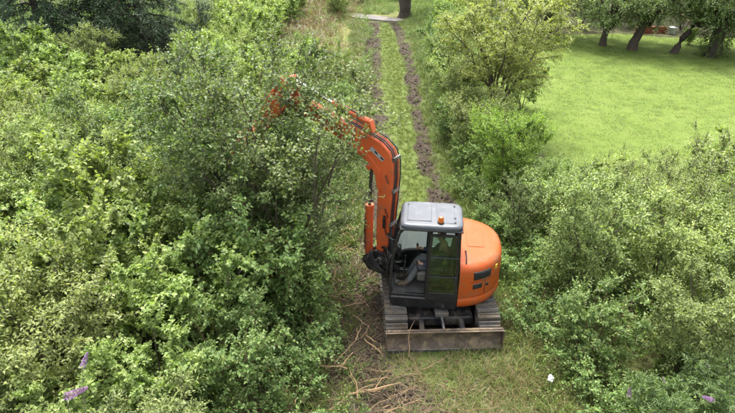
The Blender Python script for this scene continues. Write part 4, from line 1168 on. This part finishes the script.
# swing bracket that carries boom foot
sb = MB()
sb.prism([(-.52, .72), (.30, .72), (.42, .86), (.42, 1.02), (.10, 1.28), (-.22, 1.28), (-.52, 1.0)], lambda u, v, w: bp(u, v, w), -.21, -.15)
sb.prism([(-.52, .72), (.30, .72), (.42, .86), (.42, 1.02), (.10, 1.28), (-.22, 1.28), (-.52, 1.0)], lambda u, v, w: bp(u, v, w), .15, .21)
sb.prism([(-.52, .70), (.30, .70), (.34, .80), (-.52, .80)], lambda u, v, w: bp(u, v, w), -.2, .2)
br_o = sb.build('swing_bracket', M['frame_black'], EX, bevel=.012)
MB().cyl(bp(-.35, .62), bp(-.35, 1.12), .14, n=20).build('swing_post', M['frame_black'], br_o, bevel=.015)
MB().cyl(bp(-.04, 1.10, -.25), bp(-.04, 1.10, .25), .065, n=18).build('boom_pin', M['steel'], br_o, bevel=.008)
# boom shell
boom_poly = [(.06, 1.0), (.13, 1.5), (.12, 2.3), (.09, 2.85), (.14, 3.12), (.30, 3.33), (.60, 3.50), (1.1, 3.65), (2.0, 3.92), (2.45, 4.06), (2.56, 4.15), (2.50, 4.26), (2.3, 4.30), (1.5, 4.13), (.9, 4.00), (.35, 3.88), (.02, 3.77), (-.17, 3.62), (-.25, 3.40), (-.265, 3.10), (-.22, 2.3), (-.18, 1.5), (-.13, 1.0), (-.05, .96)]
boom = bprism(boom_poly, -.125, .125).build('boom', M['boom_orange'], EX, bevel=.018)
cen_b = [(.02, 1.15), (-.06, 2.2), (-.10, 2.95)]
for w0, w1 in ((-.145, -.1255), (.1255, .145)):                                # raised side plates at the knee and foot
    bprism([(.10, 2.75), (.16, 3.08), (.32, 3.30), (.62, 3.46), (.62, 3.52), (.3, 3.45), (.04, 3.2), (.0, 2.75)], w0, w1).build('knee_plate', M['boom_orange'], boom, bevel=.006)
    bprism([(.06, 1.02), (.11, 1.35), (-.18, 1.35), (-.13, 1.02)], w0, w1).build('foot_plate', M['boom_orange'], boom, bevel=.006)
bprism([(.0, 3.40), (.30, 3.59), (.25, 3.665), (-.06, 3.47)], .1265, .1295).build('white_decal', M['decal_white'], boom)
bprism([(-.02, 3.43), (.045, 3.475), (.02, 3.51), (-.045, 3.463)], .1297, .131).build('dark_mark', M['rubber'], boom)
bprism([(.12, 3.52), (.185, 3.56), (.165, 3.60), (.095, 3.553)], .1297, .131).build('dark_mark', M['rubber'], boom)
# pipes and hoses along the back of the boom
hp = [(-.17, 1.35), (-.225, 2.3), (-.285, 3.08), (-.275, 3.42), (-.18, 3.66), (.02, 3.81), (.34, 3.91), (.9, 4.04)]
for w in (-.09, -.03, .04, .10):
    MB().tube([bp(u - .018, v + .012, w) for u, v in hp], .014, 7).build('hydraulic_pipe', M['boom_orange'] if w in (-.03,) else M['rubber'], boom, smooth=True)
for u, v in ((-.21, 2.0), (-.255, 2.8), (-.245, 3.5)):
    bprism([(u - .04, v - .04), (u + .01, v - .04), (u + .01, v + .04), (u - .04, v + .04)], -.12, .13).build('pipe_clamp', M['steel'], boom, bevel=.004)
for u, v, a_ in ((-.16, 2.98, .0), (-.16, 2.2, 0)):
    MB().tube([bp(u, v, .13), bp(u - .02, v, .165), bp(u + .04, v + .14, .165), bp(u + .05, v + .15, .13)], .011, 6).build('hose_bracket', M['rubber'], boom)
# boom cylinder
bc0, bc1, bc2 = bp(.40, .93), bp(.385, 2.22), bp(.33, 3.16)
cy = MB().cyl(bc0, bc1, .088, n=22).build('boom_cylinder', M['boom_orange'], EX, bevel=.012)
MB().cyl(bp(.386, 2.13), bp(.385, 2.25), .098, n=22).build('gland', M['boom_orange'], cy, bevel=.01)
MB().cyl(bc1, bc2, .038, n=16).build('rod', M['rod_dark'], cy)
MB().cyl(bp(.33, 3.18, -.13), bp(.33, 3.18, .13), .06, n=16).build('rod_eye', M['boom_orange'], cy, bevel=.008)
MB().cyl(bp(.40, .90, -.2), bp(.40, .90, .2), .07, n=16).build('base_pin', M['steel'], cy, bevel=.008)
MB().tube([bp(.49, 2.0, .0), bp(.50, 1.6, .02), bp(.49, 1.1, .02), bp(.3, .98, .12)], .014, 7).build('cylinder_pipe', M['rubber'], cy, smooth=True)
# arm cylinder on top of the boom
bprism([(.26, 3.90), (.54, 3.96), (.46, 4.15), (.34, 4.15)], -.07, .07).build('arm_cylinder_bracket', M['boom_orange'], boom, bevel=.01)
a0_, a1_, a2_ = bp(.4, 4.10), bp(1.30, 4.32), bp(2.27, 4.62)
ac = MB().cyl(a0_, a1_, .072, n=20).build('arm_cylinder', M['boom_orange'], EX, bevel=.01)
MB().cyl(a1_, a2_, .032, n=14).build('rod', M['chrome'], ac)
MB().tube([bp(.5, 4.20, .03), bp(.85, 4.29, .03), bp(1.22, 4.39, .03)], .013, 6).build('cylinder_pipe', M['rubber'], ac)
# arm
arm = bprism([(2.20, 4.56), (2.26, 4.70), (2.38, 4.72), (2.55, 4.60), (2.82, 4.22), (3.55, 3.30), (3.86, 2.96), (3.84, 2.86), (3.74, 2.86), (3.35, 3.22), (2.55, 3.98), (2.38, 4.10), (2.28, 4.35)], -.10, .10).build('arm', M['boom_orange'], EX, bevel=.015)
MB().cyl(bp(2.45, 4.17, -.17), bp(2.45, 4.17, .17), .075, n=16).build('arm_pin', M['steel'], arm, bevel=.008)
bk = MB().cyl(bp(2.62, 4.62), bp(3.15, 4.02), .058, n=16).build('bucket_cylinder', M['boom_orange'], EX, bevel=.008)
MB().cyl(bp(3.15, 4.02), bp(3.72, 3.36), .027, n=12).build('rod', M['chrome'], bk)
lk = MB().bar(bp(3.70, 3.38, .11), bp(4.06, 3.0, .11), .03, .09).bar(bp(3.70, 3.38, -.11), bp(4.06, 3.0, -.11), .03, .09).bar(bp(3.70, 3.38, .13), bp(3.62, 3.12, .13), .03, .08).bar(bp(3.70, 3.38, -.13), bp(3.62, 3.12, -.13), .03, .08)
lk.build('bucket_link', M['boom_orange'], EX, bevel=.008)
outer = [(3.78, 2.86), (4.08, 3.04), (4.34, 2.98), (4.54, 2.78), (4.58, 2.50), (4.46, 2.26), (4.22, 2.14), (3.92, 2.16)]
innr = [(3.94, 2.21), (4.2, 2.19), (4.42, 2.30), (4.53, 2.51), (4.49, 2.76), (4.31, 2.93), (4.09, 2.98), (3.83, 2.83)]
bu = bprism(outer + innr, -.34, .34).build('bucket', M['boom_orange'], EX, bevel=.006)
for w in (-.345, .345):
    bprism(outer, w - .012, w + .012).build('side_plate', M['boom_orange'], bu, bevel=.004)
for k in range(5):
    w = -.28 + k * .14
    bprism([(3.95, 2.14), (3.95, 2.22), (3.76, 2.20)], w - .035, w + .035).build('tooth', M['steel'], bu)
# hoses at the boom foot
rh = random.Random(9)
for k in range(11):
    w = -.2 + .04 * k
    p0 = UPX @ Vector((.80, -.5 + k * .075, .98 + .05 * (k % 3))); p3 = bp(-.17 - .03 * (k % 2), 1.55 + .12 * (k % 4), -.12 + .024 * k)
    mid1 = p0 + Vector((-.30 - .1 * rh.random(), -.05 + .1 * rh.random(), .02 + .15 * rh.random())); mid2 = p3 + Vector((.25 * rh.random(), -.12 - .15 * rh.random(), -.35))
    MB().tube(bez(p0, mid1, mid2, p3, 12), .017 + .006 * rh.random(), 7).build('hydraulic_hose', M['rubber'], br_o, smooth=True)
for k in range(7):
    p0 = bp(-.30 + .05 * k, .84, .22); p3 = bp(.30 - .02 * k, 1.0 + .04 * k, .22)
    MB().tube(bez(p0, p0 + Vector((-.12, -.22, .16 + .04 * k)), p3 + Vector((-.06, -.16, .10 + .03 * k)), p3, 10), .018, 7).build('hydraulic_hose', M['rubber'], br_o, smooth=True)
for k in range(9):
    p0 = UPX @ Vector((.92, .02 + .05 * k, .86 + .04 * (k % 3))); p3 = bp(-.20 + .05 * (k % 5), 1.18 + .07 * (k % 4), .17)
    MB().tube(bez(p0, p0 + Vector((-.10 - .05 * (k % 3), -.05, .30 + .03 * k)), p3 + Vector((.14, -.18, .28 - .02 * k)), p3, 12), .020, 7).build('hydraulic_hose', M['rubber'], br_o, smooth=True)
for k in range(4):
    MB().cyl(bp(-.1 + .1 * k, 1.02 + .05 * (k % 2), .23), bp(-.06 + .1 * k, 1.05 + .05 * (k % 2), .30), .026, n=8).build('hose_fitting', M['steel'], br_o)
MB().bar(UPX @ Vector((.96, .15, .80)), bp(-.35, .80), .34, .16).build('swing_mount', M['frame_black'], EX, bevel=.02)
MB().cyl(UPX @ Vector((.5, -.35, .78)), bp(-.25, .80, -.22), .06, n=14).build('swing_cylinder', M['frame_black'], EX, bevel=.01)

# ------------------------------------------------------------------ operator, seated in the cab
def skin_mesh(name, chains, mat, parent, root=0, sub=2):
    """chains: list of [(point, radius), ...]; shared points join"""
    vs, rad, ed, ix = [], [], [], {}
    for ch in chains:
        prev = None
        for p, r_ in ch:
            k = tuple(round(c, 4) for c in p)
            if k not in ix: ix[k] = len(vs); vs.append(p); rad.append(r_)
            if prev is not None and prev != ix[k]: ed.append((prev, ix[k]))
            prev = ix[k]
    me = bpy.data.meshes.new(name); me.from_pydata(vs, ed, [])
    o = link_mesh(name, me, mat, parent)
    me.update()
    md = o.modifiers.new('skin', 'SKIN'); md.use_smooth_shade = True
    if not me.skin_vertices: 
        bm = bmesh.new(); bm.from_mesh(me); bm.verts.layers.skin.verify(); bm.to_mesh(me); bm.free()
    for i, sv in enumerate(me.skin_vertices[0].data):
        r_ = rad[i]; sv.radius = r_ if isinstance(r_, tuple) else (r_, r_); sv.use_root = (i == root)
    o.modifiers.new('sub', 'SUBSURF').levels = sub
    o.modifiers[-1].render_levels = sub
    return o
per = empty('person', (CX, CY, 0), UA + EXR)
tag(per, 'person in navy top and grey trousers at the controls inside cab', 'person')
ym = .66
pel, chest, neck, head = (-.13, ym, 1.47), (-.13, ym, 1.78), (-.10, ym, 1.985), (-.05, ym, 2.12)
def arm_pts(s_):
    return (-.13, ym + s_ * .19, 1.86), (.05, ym + s_ * .29, 1.60), (.30, ym + s_ * .275, 1.63), (.365, ym + s_ * .268, 1.65)
def leg_pts(s_):
    return (-.10, ym + s_ * .10, 1.44), (.36, ym + s_ * .15, 1.47), (.58, ym + s_ * .13, 1.06), (.72, ym + s_ * .14, 1.02)
chains = [[(pel, (.15, .12)), ((-.14, ym, 1.62), (.15, .115)), (chest, (.17, .12)), (neck, .058), ((-.075, ym, 2.05), .062), (head, (.082, .095)), ((-.045, ym, 2.20), (.075, .09)), ((-.05, ym, 2.245), .045)]]
for s_ in (-1, 1):
    a, b, c, d = arm_pts(s_)
    chains.append([(chest, (.17, .12)), (a, .062), (b, .045), (c, .030), (d, (.026, .040))])
    # fingers curl around the grip, the thumb closes from the inner side
    for f, (dz, L) in enumerate(((.030, .036), (.010, .040), (-.010, .038), (-.030, .030))):
        k = (d[0] + .022, d[1], d[2] + dz * .8)
        chains.append([(d, (.026, .040)), (k, .011), ((k[0] + L * .8, k[1] + s_ * .022, k[2] + dz * .2), .0095), ((k[0] + L * 1.05, k[1] - s_ * .008, k[2] + dz * .2), .0085), ((k[0] + L * .55, k[1] - s_ * .028, k[2] + dz * .2), .0075)])
    chains.append([(d, (.026, .040)), ((d[0] + .005, d[1] - s_ * .026, d[2] + .028), .012), ((d[0] + .035, d[1] - s_ * .038, d[2] + .046), .010), ((d[0] + .062, d[1] - s_ * .026, d[2] + .052), .008)])
    h, kn, an, to = leg_pts(s_)
    chains.append([(pel, (.15, .12)), (h, .085), (kn, .062), (an, .042), (to, (.04, .03))])
body = skin_mesh('body', chains, M['skin'], per)
# face: nose, brow, ears, mouth on the same head
mb = MB(); mb.tube([(.028, ym, 2.16), (.052, ym, 2.13), (.060, ym, 2.105), (.03, ym, 2.095)], [.008, .012, .016, .008], 8); mb.build('nose', M['skin'], per, smooth=True)
for s_ in (-1, 1):
    MB().tube([(-.05, ym + s_ * .078, 2.16), (-.055, ym + s_ * .092, 2.14), (-.05, ym + s_ * .080, 2.10)], [.012, .017, .008], 8).build('ear', M['skin'], per, smooth=True)
    MB().cyl((.020, ym + s_ * .033, 2.15), (.036, ym + s_ * .033, 2.15), .011, n=10).build('eye', M['hair'], per)
MB().box((.034, ym, 2.062), (.012, .045, .008)).build('mouth', M['red_mark'], per)
jc = [[((-.13, ym, 1.45), (.175, .145)), ((-.14, ym, 1.62), (.17, .135)), (chest, (.19, .14)), ((-.11, ym, 1.93), (.10, .085))]]
for s_ in (-1, 1):
    a, b, c, d = arm_pts(s_); jc.append([(chest, (.19, .14)), (a, .082), (b, .060), (c, .044)])
skin_mesh('sweater', jc, M['navy'], per)
tc_ = []
for s_ in (-1, 1):
    h, kn, an, to = leg_pts(s_); tc_.append([((-.13, ym, 1.46), (.165, .13)), (h, .105), (kn, .080), ((.58, ym + s_ * .13, 1.06), .064)])
skin_mesh('trousers', tc_, M['grey_cloth'], per)
for s_ in (-1, 1):
    h, kn, an, to = leg_pts(s_)
    skin_mesh('boot', [[((an[0] - .01, an[1], 1.14), .066), ((an[0], an[1], 1.05), .068), ((to[0] - .03, to[1], 1.02), (.066, .058)), ((to[0] + .08, to[1], 1.0), (.055, .042))]], M['boot'], per)
skin_mesh('hair', [[((-.075, ym, 2.06), .05), ((-.085, ym, 2.14), (.088, .075)), ((-.07, ym, 2.21), (.086, .085)), ((-.055, ym, 2.255), .06)]], M['hair'], per)
